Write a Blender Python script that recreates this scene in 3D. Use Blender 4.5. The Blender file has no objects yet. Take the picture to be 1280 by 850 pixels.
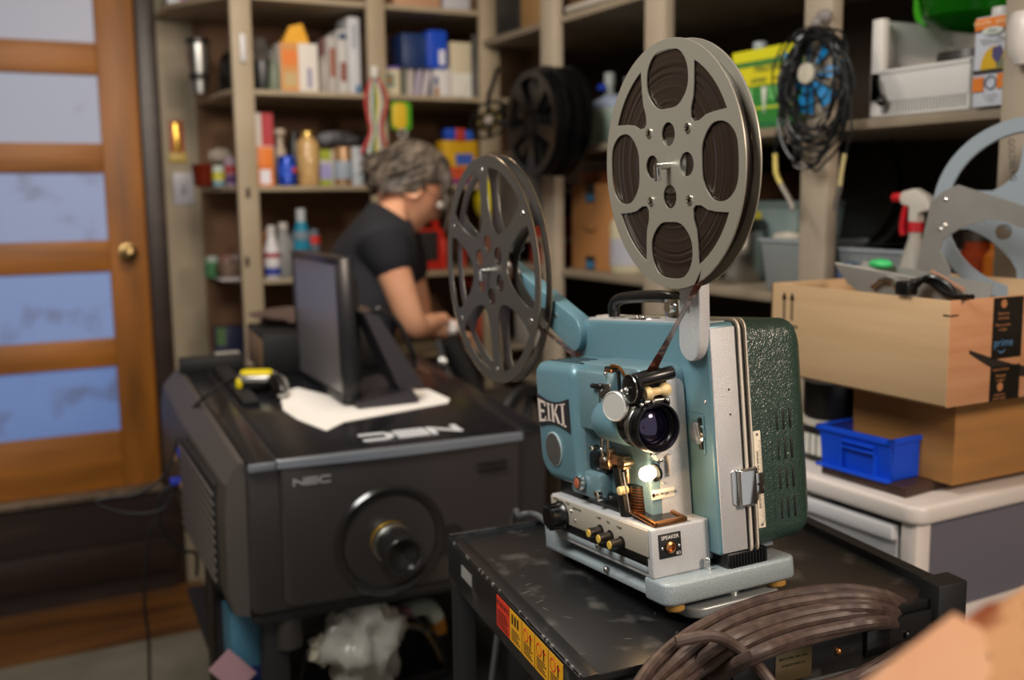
import bpy, bmesh, math, random
from mathutils import Vector as V, Matrix, Euler
random.seed(7)
PI = math.pi
scn = bpy.context.scene
COL = scn.collection
# ------------------------------------------------------------------ camera
F = 1300.0
PIT, ROL, YAW = math.radians(7.95), math.radians(0.73), math.radians(27.5)
sy, cy = math.sin(YAW), math.cos(YAW)
CFW = V((sy*math.cos(PIT), cy*math.cos(PIT), -math.sin(PIT)))
_up = V((sy*math.sin(PIT), cy*math.sin(PIT), math.cos(PIT)))
_rt = V((cy, -sy, 0))
CRT = math.cos(ROL)*_rt - math.sin(ROL)*_up
CUP = math.sin(ROL)*_rt + math.cos(ROL)*_up
CAM = V((0, 0, 1.5))
cd = bpy.data.cameras.new('camera'); cam = bpy.data.objects.new('camera', cd); COL.objects.link(cam)
cam.matrix_world = Matrix(((CRT.x, CUP.x, -CFW.x, CAM.x), (CRT.y, CUP.y, -CFW.y, CAM.y), (CRT.z, CUP.z, -CFW.z, CAM.z), (0, 0, 0, 1)))
cd.sensor_width = 36; cd.lens = 36*F/1280; cd.clip_start = .02
cd.dof.use_dof = True; cd.dof.focus_distance = 1.12; cd.dof.aperture_fstop = 3.4
scn.camera = cam
# ------------------------------------------------------------------ light
w = bpy.data.worlds.new('world'); scn.world = w; w.use_nodes = True
w.node_tree.nodes['Background'].inputs[0].default_value = (.58, .56, .56, 1)
w.node_tree.nodes['Background'].inputs[1].default_value = .52
def area(name, loc, target, size, power, col, sy_=None):
    l = bpy.data.lights.new(name, 'AREA'); l.energy = power; l.color = col; l.size = size
    if sy_: l.shape = 'RECTANGLE'; l.size_y = sy_
    o = bpy.data.objects.new(name, l); COL.objects.link(o); o.location = loc
    o.rotation_euler = (V(target)-V(loc)).to_track_quat('-Z', 'Y').to_euler()
    return o
area('ceiling_light', (-.2, 1.0, 2.5), (.6, 1.6, 0.9), .5, 25, (1, .965, .91), .9)
area('warm_lamp', (1.25, -.75, 2.25), (.8, 1.3, 1.1), .35, 20, (1, .80, .64))
area('far_ceiling_light', (.75, 2.3, 2.55), (1.0, 3.2, 1.3), .5, 12, (1, .88, .74), .6)
vs = scn.view_settings
vs.view_transform = 'Standard'; vs.look = 'None'; vs.gamma = 1; vs.exposure = 0.72
vs.use_curve_mapping = False
# ------------------------------------------------------------------ pixel helpers (points on known planes)
def ray(x, y): return CFW + CRT*((x-640)/F) + CUP*(-(y-425)/F)
def onp(x, y, p0, n):
    d = ray(x, y); return CAM + d*((p0-CAM).dot(n)/d.dot(n))
def onX(x, y, v): return onp(x, y, V((v, 0, 0)), V((1, 0, 0)))
def onY(x, y, v): return onp(x, y, V((0, v, 0)), V((0, 1, 0)))
def onZ(x, y, v): return onp(x, y, V((0, 0, v)), V((0, 0, 1)))
# ------------------------------------------------------------------ materials
def lin(c):
    if isinstance(c, str):
        c = tuple(int(c[i:i+2], 16)/255 for i in (0, 2, 4))
    return tuple(x/12.92 if x <= .04045 else ((x+.055)/1.055)**2.4 for x in c) + (1,)
_M = {}
def mat(name, col, rough=.5, metal=0, bump=None, mix=None, emit=None, trans=0, coat=0, spec=.5, vor=None, alpha=1):
    """bump=(scale,strength); mix=(colour2, scale, lo, hi) noise blend; vor=(scale,strength) leather"""
    if name in _M: return _M[name]
    m = bpy.data.materials.new(name); m.use_nodes = True; nt = m.node_tree; N = nt.nodes; L = nt.links
    b = N['Principled BSDF']; b.inputs['Base Color'].default_value = lin(col)
    b.inputs['Roughness'].default_value = rough; b.inputs['Metallic'].default_value = metal
    b.inputs['Specular IOR Level'].default_value = spec
    if coat: b.inputs['Coat Weight'].default_value = coat; b.inputs['Coat Roughness'].default_value = .1
    if trans: b.inputs['Transmission Weight'].default_value = trans; b.inputs['IOR'].default_value = 1.25
    if alpha < 1: b.inputs['Alpha'].default_value = alpha
    tc = N.new('ShaderNodeTexCoord')
    if mix:
        mp = N.new('ShaderNodeMapping'); sc = mix[1] if isinstance(mix[1], tuple) else (mix[1],)*3
        mp.inputs['Scale'].default_value = sc; L.new(tc.outputs['Object'], mp.inputs[0])
        no = N.new('ShaderNodeTexNoise'); no.inputs['Scale'].default_value = 1; no.inputs['Detail'].default_value = 6
        L.new(mp.outputs[0], no.inputs[0])
        r = N.new('ShaderNodeValToRGB'); r.color_ramp.elements[0].position = mix[2]; r.color_ramp.elements[1].position = mix[3]
        r.color_ramp.elements[0].color = lin(col); r.color_ramp.elements[1].color = lin(mix[0])
        L.new(no.outputs[0], r.inputs[0]); L.new(r.outputs[0], b.inputs['Base Color'])
    if bump or vor:
        bp = N.new('ShaderNodeBump')
        if vor:
            t = N.new('ShaderNodeTexVoronoi'); t.feature = 'DISTANCE_TO_EDGE'; t.inputs['Scale'].default_value = vor[0]
            no2 = N.new('ShaderNodeTexNoise'); no2.inputs['Scale'].default_value = vor[0]*.5
            ad = N.new('ShaderNodeMixRGB'); ad.inputs[0].default_value = .006
            L.new(tc.outputs['Object'], no2.inputs[0]); L.new(tc.outputs['Object'], ad.inputs[1]); L.new(no2.outputs['Color'], ad.inputs[2])
            L.new(ad.outputs[0], t.inputs[0]); sr = vor
            mn = N.new('ShaderNodeMath'); mn.operation = 'MINIMUM'; mn.inputs[1].default_value = .52; L.new(t.outputs[0], mn.inputs[0]); out = mn.outputs[0]
        else:
            t = N.new('ShaderNodeTexNoise'); t.inputs['Scale'].default_value = bump[0]; t.inputs['Detail'].default_value = 3
            L.new(tc.outputs['Object'], t.inputs[0]); out = t.outputs[0]; sr = bump
        bp.inputs['Strength'].default_value = sr[1]; bp.inputs['Distance'].default_value = .002
        L.new(out, bp.inputs['Height']); L.new(bp.outputs[0], b.inputs['Normal'])
    if emit:
        b.inputs['Emission Color'].default_value = lin(emit[0]); b.inputs['Emission Strength'].default_value = emit[1]
    _M[name] = m; return m
def cm(c, rough=.5, metal=0):            # plain painted / printed colour
    return mat('paint_%s_%d' % (c, rough*100+metal*1000), c, rough, metal)
TEAL = mat('hammertone_teal', '67858e', .38, .30, bump=(900, .35), mix=('8fa7ad', 700, .50, .78))
TEALS = mat('smooth_teal', '5f838e', .36, .2, bump=(500, .12))
LITGREY = mat('hammertone_lit_grey', 'b2b4b6', .40, .2, bump=(1100, .35), mix=('cdcbc9', 900, .42, .70))  # the teal paint again, with warm light on front faces put into the colour
GREEN = mat('leather_green', '263c33', .32, 0, vor=(300, .5), spec=.8)
GREENS = mat('smooth_green', '2c4a42', .42, 0, bump=(300, .1))
CHROME = mat('chrome', 'd8d8d6', .14, 1)
STEEL = mat('brushed_steel', 'a8a8a4', .32, 1)
BLACKP = mat('black_plastic', '0c0c0d', .28)
BLACKM = mat('black_matte', '0b0b0c', .6)
RUBBER = mat('rubber_grey', '3c3836', .55)
SILV = mat('panel_silver', 'b3ab9d', .42, .25)
CREAM = mat('cream_label', 'e9dfca', .5)
COPPER = mat('copper_metal', 'b98050', .28, 1)
CREAMR = mat('cream_roller', 'dcc38e', .4)
REELG = mat('reel_grey_metal', '9c978a', .38, .55)
REELD = mat('reel_dark_metal', '72716a', .3, .8)
REELE = mat('reel_edge_metal', 'c8b49a', .25, 1)
FILM = mat('film_brown', '2a1c17', .32, 0, mix=('54433a', (2, 2, 2), .45, .62), coat=.3)
CART = mat('cart_black', '1a1a1b', .34, .1, bump=(30, .05), mix=('4a4845', 22, .60, .74))
NECD = mat('charcoal_plastic', '2c2928', .38, 0, bump=(600, .05))
NECT = mat('charcoal_top', '17181b', .22, .2, mix=('26262a', 6, .4, .7))
NECS = mat('grey_side_plastic', '46413e', .45)
SHELF = mat('beige_paint', '96876f', .55, 0, mix=('a3947c', 5, .4, .7))
BROWN = mat('brown_back_panel', '6e4f36', .7, 0, mix=('7c5a3e', 4, .4, .7))
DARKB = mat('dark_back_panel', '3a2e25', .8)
CARD = mat('cardboard', 'b99a74', .75, 0, mix=('b0916a', (3, 3, 40), .4, .7))
CARDD = mat('cardboard_kraft', 'a07038', .75, 0, mix=('8f6537', (3, 3, 40), .4, .7))
WHITEP = mat('white_plastic', 'd2cac4', .35)
SMOKE = mat('smoky_clear_plastic', '8a8794', .3, 0, trans=.5)
FROSTC = mat('frosted_clear_plastic', 'd3d6da', .35, 0, trans=.55)
GLASS = mat('clear_glass', 'e8efee', .05, 0, trans=.95)
BLUEP = mat('blue_plastic', '0d47c8', .38)
SKIN = mat('skin', 'd09a7a', .5, mix=('c08263', 9, .45, .7))
SHIRT = mat('black_shirt', '14161e', .85, bump=(60, .2))
HAIR = mat('grey_hair', '3c332c', .55, mix=('7d7164', (60, 60, 14), .42, .70))
# ------------------------------------------------------------------ mesh builder
class MB:
    def __init__(s): s.bm = bmesh.new(); s.ms = []; s.ly = s.bm.faces.layers.int.new('old')
    def mi(s, m):
        if m is None: return 0
        if m not in s.ms: s.ms.append(m)
        return s.ms.index(m)
    def box(s, lo, hi, m=None, bev=0, X=None, seg=2, taper=None):
        r = bmesh.ops.create_cube(s.bm, size=1); vs_ = r['verts']
        for v in vs_:
            for i in range(3): v.co[i] = lo[i] if v.co[i] < 0 else hi[i]
        if taper:                      # shrink the bottom about the centre
            cx, cy_ = (lo[0]+hi[0])/2, (lo[1]+hi[1])/2
            for v in vs_:
                if abs(v.co.z-min(lo[2], hi[2])) < 1e-9: v.co.x = cx+(v.co.x-cx)*taper; v.co.y = cy_+(v.co.y-cy_)*taper
        if bev:
            es = list(set(e for v in vs_ for e in v.link_edges))
            bmesh.ops.bevel(s.bm, geom=es, offset=bev, segments=seg, affect='EDGES', profile=.5)
        return s._new(m, X)
    def _new(s, m, X):
        fs = [f for f in s.bm.faces if not f[s.ly]]
        for f in fs: f[s.ly] = 1
        if m is not None:
            k = s.mi(m)
            for f in fs: f.material_index = k
        if X is not None:
            bmesh.ops.transform(s.bm, matrix=X, verts=list(set(v for f in fs for v in f.verts)))
        return s
    def loft(s, rings, m=None, X=None, cap=True, cyc=True):
        vr = [[s.bm.verts.new(p) for p in r] for r in rings]
        n = len(rings[0])
        for a, b in zip(vr[:-1], vr[1:]):
            for i in range(n if cyc else n-1):
                j = (i+1) % n
                try: s.bm.faces.new((a[i], a[j], b[j], b[i]))
                except ValueError: pass
        if cap:
            s.bm.faces.new(vr[0][::-1]); s.bm.faces.new(vr[-1])
        return s._new(m, X)
    def lathe(s, prof, org=(0, 0, 0), ax=(0, 0, 1), seg=24, m=None, X=None, cap=True):
        R = V(ax).normalized().to_track_quat('Z', 'Y').to_matrix(); o = V(org)
        rings = []
        for r, z in prof:
            r = max(r, 1e-5)
            rings.append([o + R @ V((r*math.cos(2*PI*i/seg), r*math.sin(2*PI*i/seg), z)) for i in range(seg)])
        return s.loft(rings, m, X, cap)
    def cyl(s, p0, p1, r0, r1=None, m=None, seg=16, X=None):
        p0, p1 = V(p0), V(p1); return s.lathe([(r0, 0), (r0 if r1 is None else r1, (p1-p0).length)], p0, p1-p0, seg, m, X)
    def rcyl(s, p0, p1, r, b, m=None, seg=20):
        p0, p1 = V(p0), V(p1); L_ = (p1-p0).length
        return s.lathe([(r-b, 0), (r-b*.3, b*.3), (r, b), (r, L_-b), (r-b*.3, L_-b*.3), (r-b, L_)], p0, p1-p0, seg, m)
    def sph(s, c, r, m=None, seg=16, sc=(1, 1, 1), X=None):
        bmesh.ops.create_uvsphere(s.bm, u_segments=seg, v_segments=max(6, seg*2//3), radius=r, matrix=Matrix.Translation(V(c)) @ Matrix.Diagonal(V(sc).to_4d()))
        return s._new(m, X)
    def tube(s, pts, r, m=None, seg=8, sub=6, smooth=True, flat=None):
        pts = [V(p) for p in pts]
        if smooth and len(pts) > 2:
            q = []
            P = [pts[0]*2-pts[1]] + pts + [pts[-1]*2-pts[-2]]
            for i in range(1, len(P)-2):
                for k in range(sub):
                    t = k/sub; a, b, c, d = P[i-1:i+3]
                    q.append(.5*((2*b)+(c-a)*t+(2*a-5*b+4*c-d)*t*t+(3*b-3*c+d-a)*t**3))
            q.append(pts[-1]); pts = q
        rings = []; up = None
        for i, p in enumerate(pts):
            t = (pts[min(i+1, len(pts)-1)]-pts[max(i-1, 0)]).normalized()
            if up is None: up = t.orthogonal().normalized() if flat is None else V(flat)
            u = (up - t*up.dot(t)).normalized(); up = u if flat is None else up; v = t.cross(u)
            rr = r(i/(len(pts)-1)) if callable(r) else r
            a, b = (rr if isinstance(rr, tuple) else (rr, rr))
            rings.append([p + u*a*math.cos(2*PI*k/seg) + v*b*math.sin(2*PI*k/seg) for k in range(seg)])
        return s.loft(rings, m)
    def prism(s, pts, a, b, ax='z', m=None, X=None, bev=0):
        """2-D outline extruded between a and b along ax; coordinates (x,y),(x,z),(y,z) for z,y,x"""
        def P(p, h): return {'z': (p[0], p[1], h), 'y': (p[0], h, p[1]), 'x': (h, p[0], p[1])}[ax]
        if not bev: return s.loft([[P(p, a) for p in pts], [P(p, b) for p in pts]], m, X)
        cx = sum(p[0] for p in pts)/len(pts); cy_ = sum(p[1] for p in pts)/len(pts)
        def ins(d):
            out = []; n = len(pts)
            for i in range(n):
                p0, p1, p2 = V(pts[i-1]), V(pts[i]), V(pts[(i+1) % n])
                e1 = (p1-p0).normalized(); e2 = (p2-p1).normalized()
                nn = V((-(e1+e2).y, (e1+e2).x)); nn = nn.normalized() if nn.length > 1e-6 else V((-e1.y, e1.x))
                out.append(p1+nn*d*SG)
            return out
        A2 = sum(pts[i-1][0]*pts[i][1]-pts[i][0]*pts[i-1][1] for i in range(len(pts)))
        SG = 1 if A2 > 0 else -1
        sg = 1 if b > a else -1
        lo = []
        for k in range(4):
            t = k/3*PI/2; lo.append([P(p, a+sg*bev*(1-math.cos(t))) for p in ins(bev*(1-math.sin(t)))])
        hi = []
        for k in range(4):
            t = (3-k)/3*PI/2; hi.append([P(p, b-sg*bev*(1-math.cos(t))) for p in ins(bev*(1-math.sin(t)))])
        return s.loft(lo+hi, m, X)
    def done(s, name, m=None, par=None, ang=35, kind=None, X=None):
        me = bpy.data.meshes.new(name); bmesh.ops.recalc_face_normals(s.bm, faces=s.bm.faces[:])
        s.bm.faces.layers.int.remove(s.ly)
        s.bm.to_mesh(me); s.bm.free()
        for mm in (s.ms or [m]): me.materials.append(mm)
        for p in me.polygons: p.use_smooth = True
        me.set_sharp_from_angle(angle=math.radians(ang))
        o = bpy.data.objects.new(name, me); COL.objects.link(o)
        if par is not None: o.parent = par
        if X is not None: o.matrix_basis = X
        if kind: o['kind'] = kind
        return o
def rr(x0, x1, y0, y1, r, n=5):
    """rounded rectangle, r = one radius or four (x0y0, x1y0, x1y1, x0y1)"""
    if not isinstance(r, (tuple, list)): r = (r,)*4
    out = []
    for (cx, cy_, a0), q in zip(((x0, y0, PI), (x1, y0, 1.5*PI), (x1, y1, 0), (x0, y1, .5*PI)), r):
        sx = 1 if cx == x0 else -1; s_ = 1 if cy_ == y0 else -1
        for k in range(n+1):
            a = a0+k/n*PI/2; out.append((cx+sx*q+q*math.cos(a), cy_+s_*q+q*math.sin(a)))
    return out
def thing(name, label, cat, loc=(0, 0, 0), rz=0, group=None, M=None):
    o = bpy.data.objects.new(name, None); COL.objects.link(o); o.empty_display_size = .05
    if M is not None: o.matrix_world = M
    else: o.location = loc; o.rotation_euler = (0, 0, rz)
    return tag(o, label, cat, group)
def tag(o, label, cat, group=None):
    o['label'] = label; o['category'] = cat
    if group: o['group'] = group
    return o
def struct(o): o['kind'] = 'structure'; return o
def text(s, size, m, par, X, name='lettering', ext=.0003, align='CENTER', sx=1):
    c = bpy.data.curves.new('t', 'FONT'); c.body = s; c.size = size; c.extrude = ext; c.align_x = align; c.align_y = 'CENTER'; c.resolution_u = 3
    t = bpy.data.objects.new('t', c); COL.objects.link(t); t.scale = (sx, 1, 1)
    bpy.context.view_layer.update()
    me = bpy.data.meshes.new_from_object(t.evaluated_get(bpy.context.evaluated_depsgraph_get())); me.name = name
    me.transform(Matrix.Diagonal((sx, 1, 1, 1)))
    bpy.data.objects.remove(t); me.materials.clear(); me.materials.append(m)
    o = bpy.data.objects.new(name, me); COL.objects.link(o); o.parent = par; o.matrix_basis = X
    return o
def frame(o, x, y):                      # matrix with given origin and x,y axes
    x = V(x).normalized(); y = V(y); y = (y-x*y.dot(x)).normalized(); z = x.cross(y)
    return Matrix(((x.x, y.x, z.x, o[0]), (x.y, y.y, z.y, o[1]), (x.z, y.z, z.z, o[2]), (0, 0, 0, 1)))
def holed(splines, z0, z1, name, m, par, X=None, bev=0):
    """flat plate from closed 2-D loops (first is the outline, others are holes), z0..z1 thick"""
    c = bpy.data.curves.new('c', 'CURVE'); c.dimensions = '2D'; c.fill_mode = 'BOTH'; c.extrude = (z1-z0)/2-bev
    if bev: c.bevel_depth = bev; c.bevel_resolution = 1; c.offset = -bev
    for sp in splines:
        s = c.splines.new('POLY'); s.points.add(len(sp)-1); s.use_cyclic_u = True
        for p, q in zip(s.points, sp): p.co = (q[0], q[1], 0, 1)
    t = bpy.data.objects.new('c', c); COL.objects.link(t); bpy.context.view_layer.update()
    me = bpy.data.meshes.new_from_object(t.evaluated_get(bpy.context.evaluated_depsgraph_get())); me.name = name
    bpy.data.objects.remove(t); me.transform(Matrix.Translation((0, 0, (z0+z1)/2)))
    me.materials.clear(); me.materials.append(m)
    for p in me.polygons: p.use_smooth = True
    me.set_sharp_from_angle(angle=math.radians(30))
    o = bpy.data.objects.new(name, me); COL.objects.link(o); o.parent = par
    if X is not None: o.matrix_basis = X
    return o
def circ(r, n=48, cx=0, cy_=0, a0=0): return [(cx+r*math.cos(a0+2*PI*i/n), cy_+r*math.sin(a0+2*PI*i/n)) for i in range(n)]
def cat2(pts, sub=6):                    # closed smooth loop through 2-D points
    out = []; n = len(pts)
    for i in range(n):
        a, b, c, d = (V(pts[(i+k-1) % n]) for k in range(4))
        for k in range(sub):
            t = k/sub; q = .5*((2*b)+(c-a)*t+(2*a-5*b+4*c-d)*t*t+(3*b-3*c+d-a)*t**3); out.append((q.x, q.y))
    return out
# ================================================================== THE ROOM
W, R, SF = 4.08, 1.73, 3.55          # back wall plane, front plane of the right shelving, front plane of the back shelving
CONC = mat('concrete', '6a6557', .8, 0, mix=('857f70', 3, .35, .7))
PLANK = mat('orange_floor_wood', '7a4f22', .45, 0, mix=('4a2c14', (1.5, 12, 12), .35, .7))
WALLP = mat('wall_paint', '8c806a', .6, 0, mix=('9a8d77', 2, .35, .7))
DKW = mat('dark_brown_paint', '2a1d19', .4, 0, mix=('3a2a24', (2, 2, 14), .5, .7))
DOORW = mat('honey_wood', 'ad6c22', .5, 0, mix=('754818', (9, 9, 1.6), .34, .72))
DOORH = mat('honey_wood_rail', 'ad6c22', .5, 0, mix=('754818', (1.6, 9, 14), .34, .72))
struct(MB().box((-2.2, -1.6, -.1), (3.0, 5.2, 0), bev=0).done('floor', CONC))
struct(MB().box((-2.2, 3.60, .0005), (.72, 4.06, .012)).done('trim_1', PLANK))
struct(MB().box((-2.2, -1.6, 2.66), (3.0, 5.2, 2.76)).done('ceiling', mat('ceiling_paint', 'b8b0a0', .8)))
# back wall with the door opening x -.235 .. .60
wb = MB(); wb.box((-2.2, W, 0), (-.30, W+.12, 2.66)).box((.655, W, 0), (2.6, W+.12, 2.66)).box((-.30, W, 2.46), (.655, W+.12, 2.66))
struct(wb.done('wall_back', WALLP))
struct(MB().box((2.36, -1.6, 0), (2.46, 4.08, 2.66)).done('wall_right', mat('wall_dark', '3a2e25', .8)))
struct(MB().box((-2.3, -1.6, 0), (-2.2, 5.2, 2.66)).done('wall_left', WALLP))
# dark frame, threshold, riser
struct(MB().box((.597, W-.02, 0), (.668, W+.13, 2.5), bev=.006).box((-.36, W-.02, 0), (-.29, W+.13, 2.5), bev=.006).box((-.36, W-.02, 2.42), (.668, W+.13, 2.5), bev=.006).done('trim_2', DKW))
struct(MB().box((-2.2, W-.035, .395), (.597, W+.12, .42), bev=.006).done('trim_3', mat('threshold_metal', '8c7a68', .4, .3, mix=('6b5b4d', 20, .4, .6))))
ri = MB(); ri.box((-2.2, W-.01, .0), (.597, W+.11, .395)).box((-2.2, W-.09, .10), (.62, W-.01, .225), bev=.006).box((-2.2, W-.05, 0), (.62, W-.01, .10))
struct(ri.done('trim_4', DKW))
# ---- door: stiles, rails, five frosted panes, knob
door = bpy.data.objects.new('door_1', None); COL.objects.link(door); door.location = (.155, W, .42); struct(door)
dl, dr, dh = -.444, .442, 2.0
ds = MB()
ds.box((dr-.135, .012, 0), (dr, .052, dh), bev=.004).box((dl, .012, 0), (dl+.12, .052, dh), bev=.004)
ds.done('stile', DOORW, door)
PX0, PX1 = dl+.12, dr-.135
zs = [(.219, .464), (.570, .818), (.933, 1.178), (1.283, 1.525), (1.638, 1.89)]
zr = [0] + [v for p in zs for v in p] + [dh]
for i in range(0, len(zr), 2):
    MB().box((PX0, .012, zr[i]), (PX1, .052, zr[i+1]), bev=.004).done('rail', DOORH, door)
def pane_mat(i, dirt):
    m = bpy.data.materials.new('frosted_pane_%d' % i); m.use_nodes = True; nt = m.node_tree; N = nt.nodes; L = nt.links
    b = N['Principled BSDF']; b.inputs['Roughness'].default_value = .5
    tc = N.new('ShaderNodeTexCoord'); no = N.new('ShaderNodeTexNoise'); no.inputs['Scale'].default_value = 7; no.inputs['Detail'].default_value = 8
    mp = N.new('ShaderNodeMapping'); mp.inputs['Location'].default_value = (i*3.1, 0, i*1.7); L.new(tc.outputs['Object'], mp.inputs[0]); L.new(mp.outputs[0], no.inputs[0])
    r = N.new('ShaderNodeValToRGB'); r.color_ramp.elements[0].position = .66-dirt*.14; r.color_ramp.elements[1].position = .98-dirt*.16
    r.color_ramp.elements[0].color = ((.20, .32, .60, 1), (.24, .34, .58, 1), (.30, .37, .55, 1), (.36, .40, .50, 1), (.38, .40, .47, 1))[i]; r.color_ramp.elements[1].color = (.12, .11, .14, 1)
    L.new(no.outputs[0], r.inputs[0]); L.new(r.outputs[0], b.inputs['Base Color'])
    # daylight through the frosted glass
    mu = N.new('ShaderNodeMixRGB'); mu.blend_type = 'MULTIPLY'; mu.inputs[0].default_value = 1; mu.inputs[2].default_value = ((.42, .56, 1, 1), (.46, .60, 1, 1), (.52, .62, .95, 1), (.60, .66, .85, 1), (.62, .67, .82, 1))[i]
    L.new(r.outputs[0], mu.inputs[1]); L.new(mu.outputs[0], b.inputs['Emission Color']); b.inputs['Emission Strength'].default_value = (.15, .16, .16, .17, .18)[i]
    return m
for i, (a, b) in enumerate(zs):
    MB().box((PX0-.004, .026, a-.004), (PX1+.004, .036, b+.004)).done('pane', pane_mat(i, (1.0, .9, .7, .0, .0)[i]), door)
BRASS = mat('old_brass', '9c8458', .3, 1)
kn = MB().lathe([(0, 0), (.033, 0), (.034, .006), (.016, .010), (.012, .03), (.022, .040), (.0285, .052), (.026, .066), (.014, .074), (0, .075)], (.372, .012, .885), (0, -1, 0), 24)
kn.done('door_knob', BRASS, door)
# wall bits
t = thing('thermometer', 'small brass thermometer plaque hung on the beige wall beside the door', 'thermometer', (.722, W, 1.72))
MB().box((-.026, -.010, -.055), (.026, 0, .07), bev=.006).done('plaque', mat('plaque_orange', 'a5552c', .5), t)
MB().box((-.011, -.016, -.045), (.011, -.009, .06), bev=.003).done('tube', mat('plaque_brass', 'e0b952', .25, .8), t)
MB().box((-.032, -.012, -.085), (.032, 0, -.048), bev=.003).done('base', mat('plaque_cream', 'b39a4c', .5), t)
t = thing('light_switch', 'white light switch plate on the beige wall below the thermometer', 'switch', (.737, W, 1.538))
MB().box((-.037, -.008, -.06), (.037, 0, .06), bev=.003).done('plate', cm('a9a7ae', .4), t)
MB().box((-.011, -.014, -.020), (.011, -.007, .02), bev=.002).done('toggle', cm('8f8d94', .4), t)
# ================================================================== SHELVING
ZB = (.92, 1.222, 1.54, 1.86, 2.17)
t = thing('shelving_unit', 'beige built-in shelving along the back wall beside the wooden door', 'shelving', (0, 0, 0))
MB().box((.90, W-.012, 0), (2.34, W-.001, 2.64)).box((.80, W-.012, 0), (.90, W-.001, 2.64)).done('back_panel', BROWN, t)
def shelf_end(z, th=.018, round_=False, lx=.80):
    if round_: pts = [(.80, W-.013)] + [(.80+.10*(1-math.cos(a)), SF+.30-.28*math.sin(a)) for a in [k/10*PI/2 for k in range(11)]] + [(1.04, SF), (2.3, SF), (2.3, W-.013)]
    else: pts = [(lx, W-.013), (lx, SF+.10+(.80-lx)*1.6), (.815, SF), (2.3, SF), (2.3, W-.013)]
    return MB().prism(pts, z-th, z, 'z', bev=.003)
for i, z in enumerate(ZB): shelf_end(z, round_=(i == 1), lx=(.672 if i == 4 else .80)).done('shelf_board', SHELF, t, ang=50)
for x0, x1, lo in ((.815, .884, .0), (1.287, 1.352, 0), (1.722, 1.80, 0)):
    MB().box((x0, SF-.022, lo), (x1, SF+.004, 2.64), bev=.003).done('post', SHELF, t)
MB().box((.812, SF-.0, .0), (.826, W-.013, .9)).done('side_panel', BROWN, t)
t = thing('side_shelving', 'deep beige shelving along the right wall, dark inside, holding reels and tubs', 'shelving', (0, 0, 0))
ZR = (.86, 1.254, 1.652, 2.062)
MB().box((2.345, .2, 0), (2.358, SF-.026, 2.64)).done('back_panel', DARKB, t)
for z in ZR: MB().box((R, .2, z-.022), (2.344, SF-.026, z), bev=.003).done('shelf_board', mat('beige_shelf_side', '8e8270', .5, 0, mix=('7c705e', 6, .4, .7)), t)
for y0, y1 in ((2.965, 3.055), (2.37, 2.462), (1.752, 1.836), (1.215, 1.318)):
    MB().box((R-.022, y0, 0), (R+.012, y1, 2.64), bev=.003).done('post', mat('beige_post', '9b8f7e', .5, 0, mix=('a89c8a', 5, .4, .7)), t)
# ================================================================== 16 mm FILM PROJECTOR
mD = V((-0.04968582, -0.9949073, 0.0876971)); mN = V((-0.99839693, 0.04709242, -0.03139873)); mU = V((-0.02710895, 0.08911658, 0.99565222))
mA = V((0.67737718, 0.92795247, 1.52888859))
MM = Matrix(((mD.x, -mN.x, mU.x, mA.x), (mD.y, -mN.y, mU.y, mA.y), (mD.z, -mN.z, mU.z, mA.z), (0, 0, 0, 1)))
# local axes: x towards the lens, y away from the operator side, z up; origin at the full reel's hub
pr = thing('film_projector', 'vintage teal hammertone 16mm film projector with glowing exciter lamp standing on the black cart', 'film projector', M=MM)
WHT = cm('e8e4dc', .45); BLK = cm('060606', .5)
# main casting behind the reels
MB().prism(rr(-.322, 0, -.437, -.175, (.012, .006, .006, .012)), .034, .071, 'y', bev=.003).done('body', TEALS, pr)
MB().prism(rr(-.014, .0022, -.434, -.180, .001, 2), .0365, .0695, 'y', bev=.0008).done('front_panel', LITGREY, pr)  # overlay on the casting's front, same paint coloured as if brightly lit
CREAMM = mat('bright_trim', 'e6dccb', .25, .3)
sm = MB()
for y0, y1, m_, e in ((.071, .0735, BLACKM, 0), (.0735, .0765, CREAMM, .003), (.0765, .083, BLACKM, -.001), (.083, .0848, CREAMM, .003)):
    sm.prism(rr(-.322-e, e, -.439-e, -.175+e, .012), y0, y1, 'y', m=m_)
sm.done('seam_trim', None, pr)
# case cover
rings = []
for k in range(12):
    t = k/11; y = .0848 + .095*t
    e = .004*t + (.020*(1-math.cos(max(0, (t-.72)/.28)*PI/2)) if t > .72 else 0)
    q = rr(-.322+e, 0-e, -.440+e, -.176-e, .022-.2*e if e < .01 else .022, 6); rings.append([(p[0], y, p[1]) for p in q])
MB().loft(rings).done('case_cover', GREEN, pr, ang=50)
# ventilation slots on the cover front
vt = MB()
def mfront(x, y, d=0.0): q = onp(x, y, mA+mD*d, mD)-mA; return (-q.dot(mN), q.dot(mU))
def mside(x, y, n): q = onp(x, y, mA+mN*n, mN)-mA; return (q.dot(mD), q.dot(mU))
for j in range(4):
    for i in range(5):
        yy = .1035+i*.0098; zz = -.2935-j*.0345
        vt.box((-.004, yy-.0013, zz-.0125), (-.0012, yy+.0013, zz+.0125), bev=.0006)
vt.done('vent_slots', BLK, pr)
rl = MB(); rl.box((-.003, .0875, -.414), (.0006, .0975, -.302), m=CREAM, bev=.0004)
for i in range(44): rl.box((.0004, .0955-(.003 if i % 4 == 0 else .0015), -.408+i*.0022), (.0009, .0972, -.4076+i*.0022), m=BLK)
for z in (-.306, -.410): rl.cyl((0, .0925, z), (.0012, .0925, z), .0016, m=STEEL)
rl.done('ruler_label', None, pr)
text('DISCONNECT POWER BEFORE OPENING', .0036, BLK, pr, frame((.0010, .0915, -.358), (0, 0, 1), (0, -1, 0)), ext=.0001)
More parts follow.
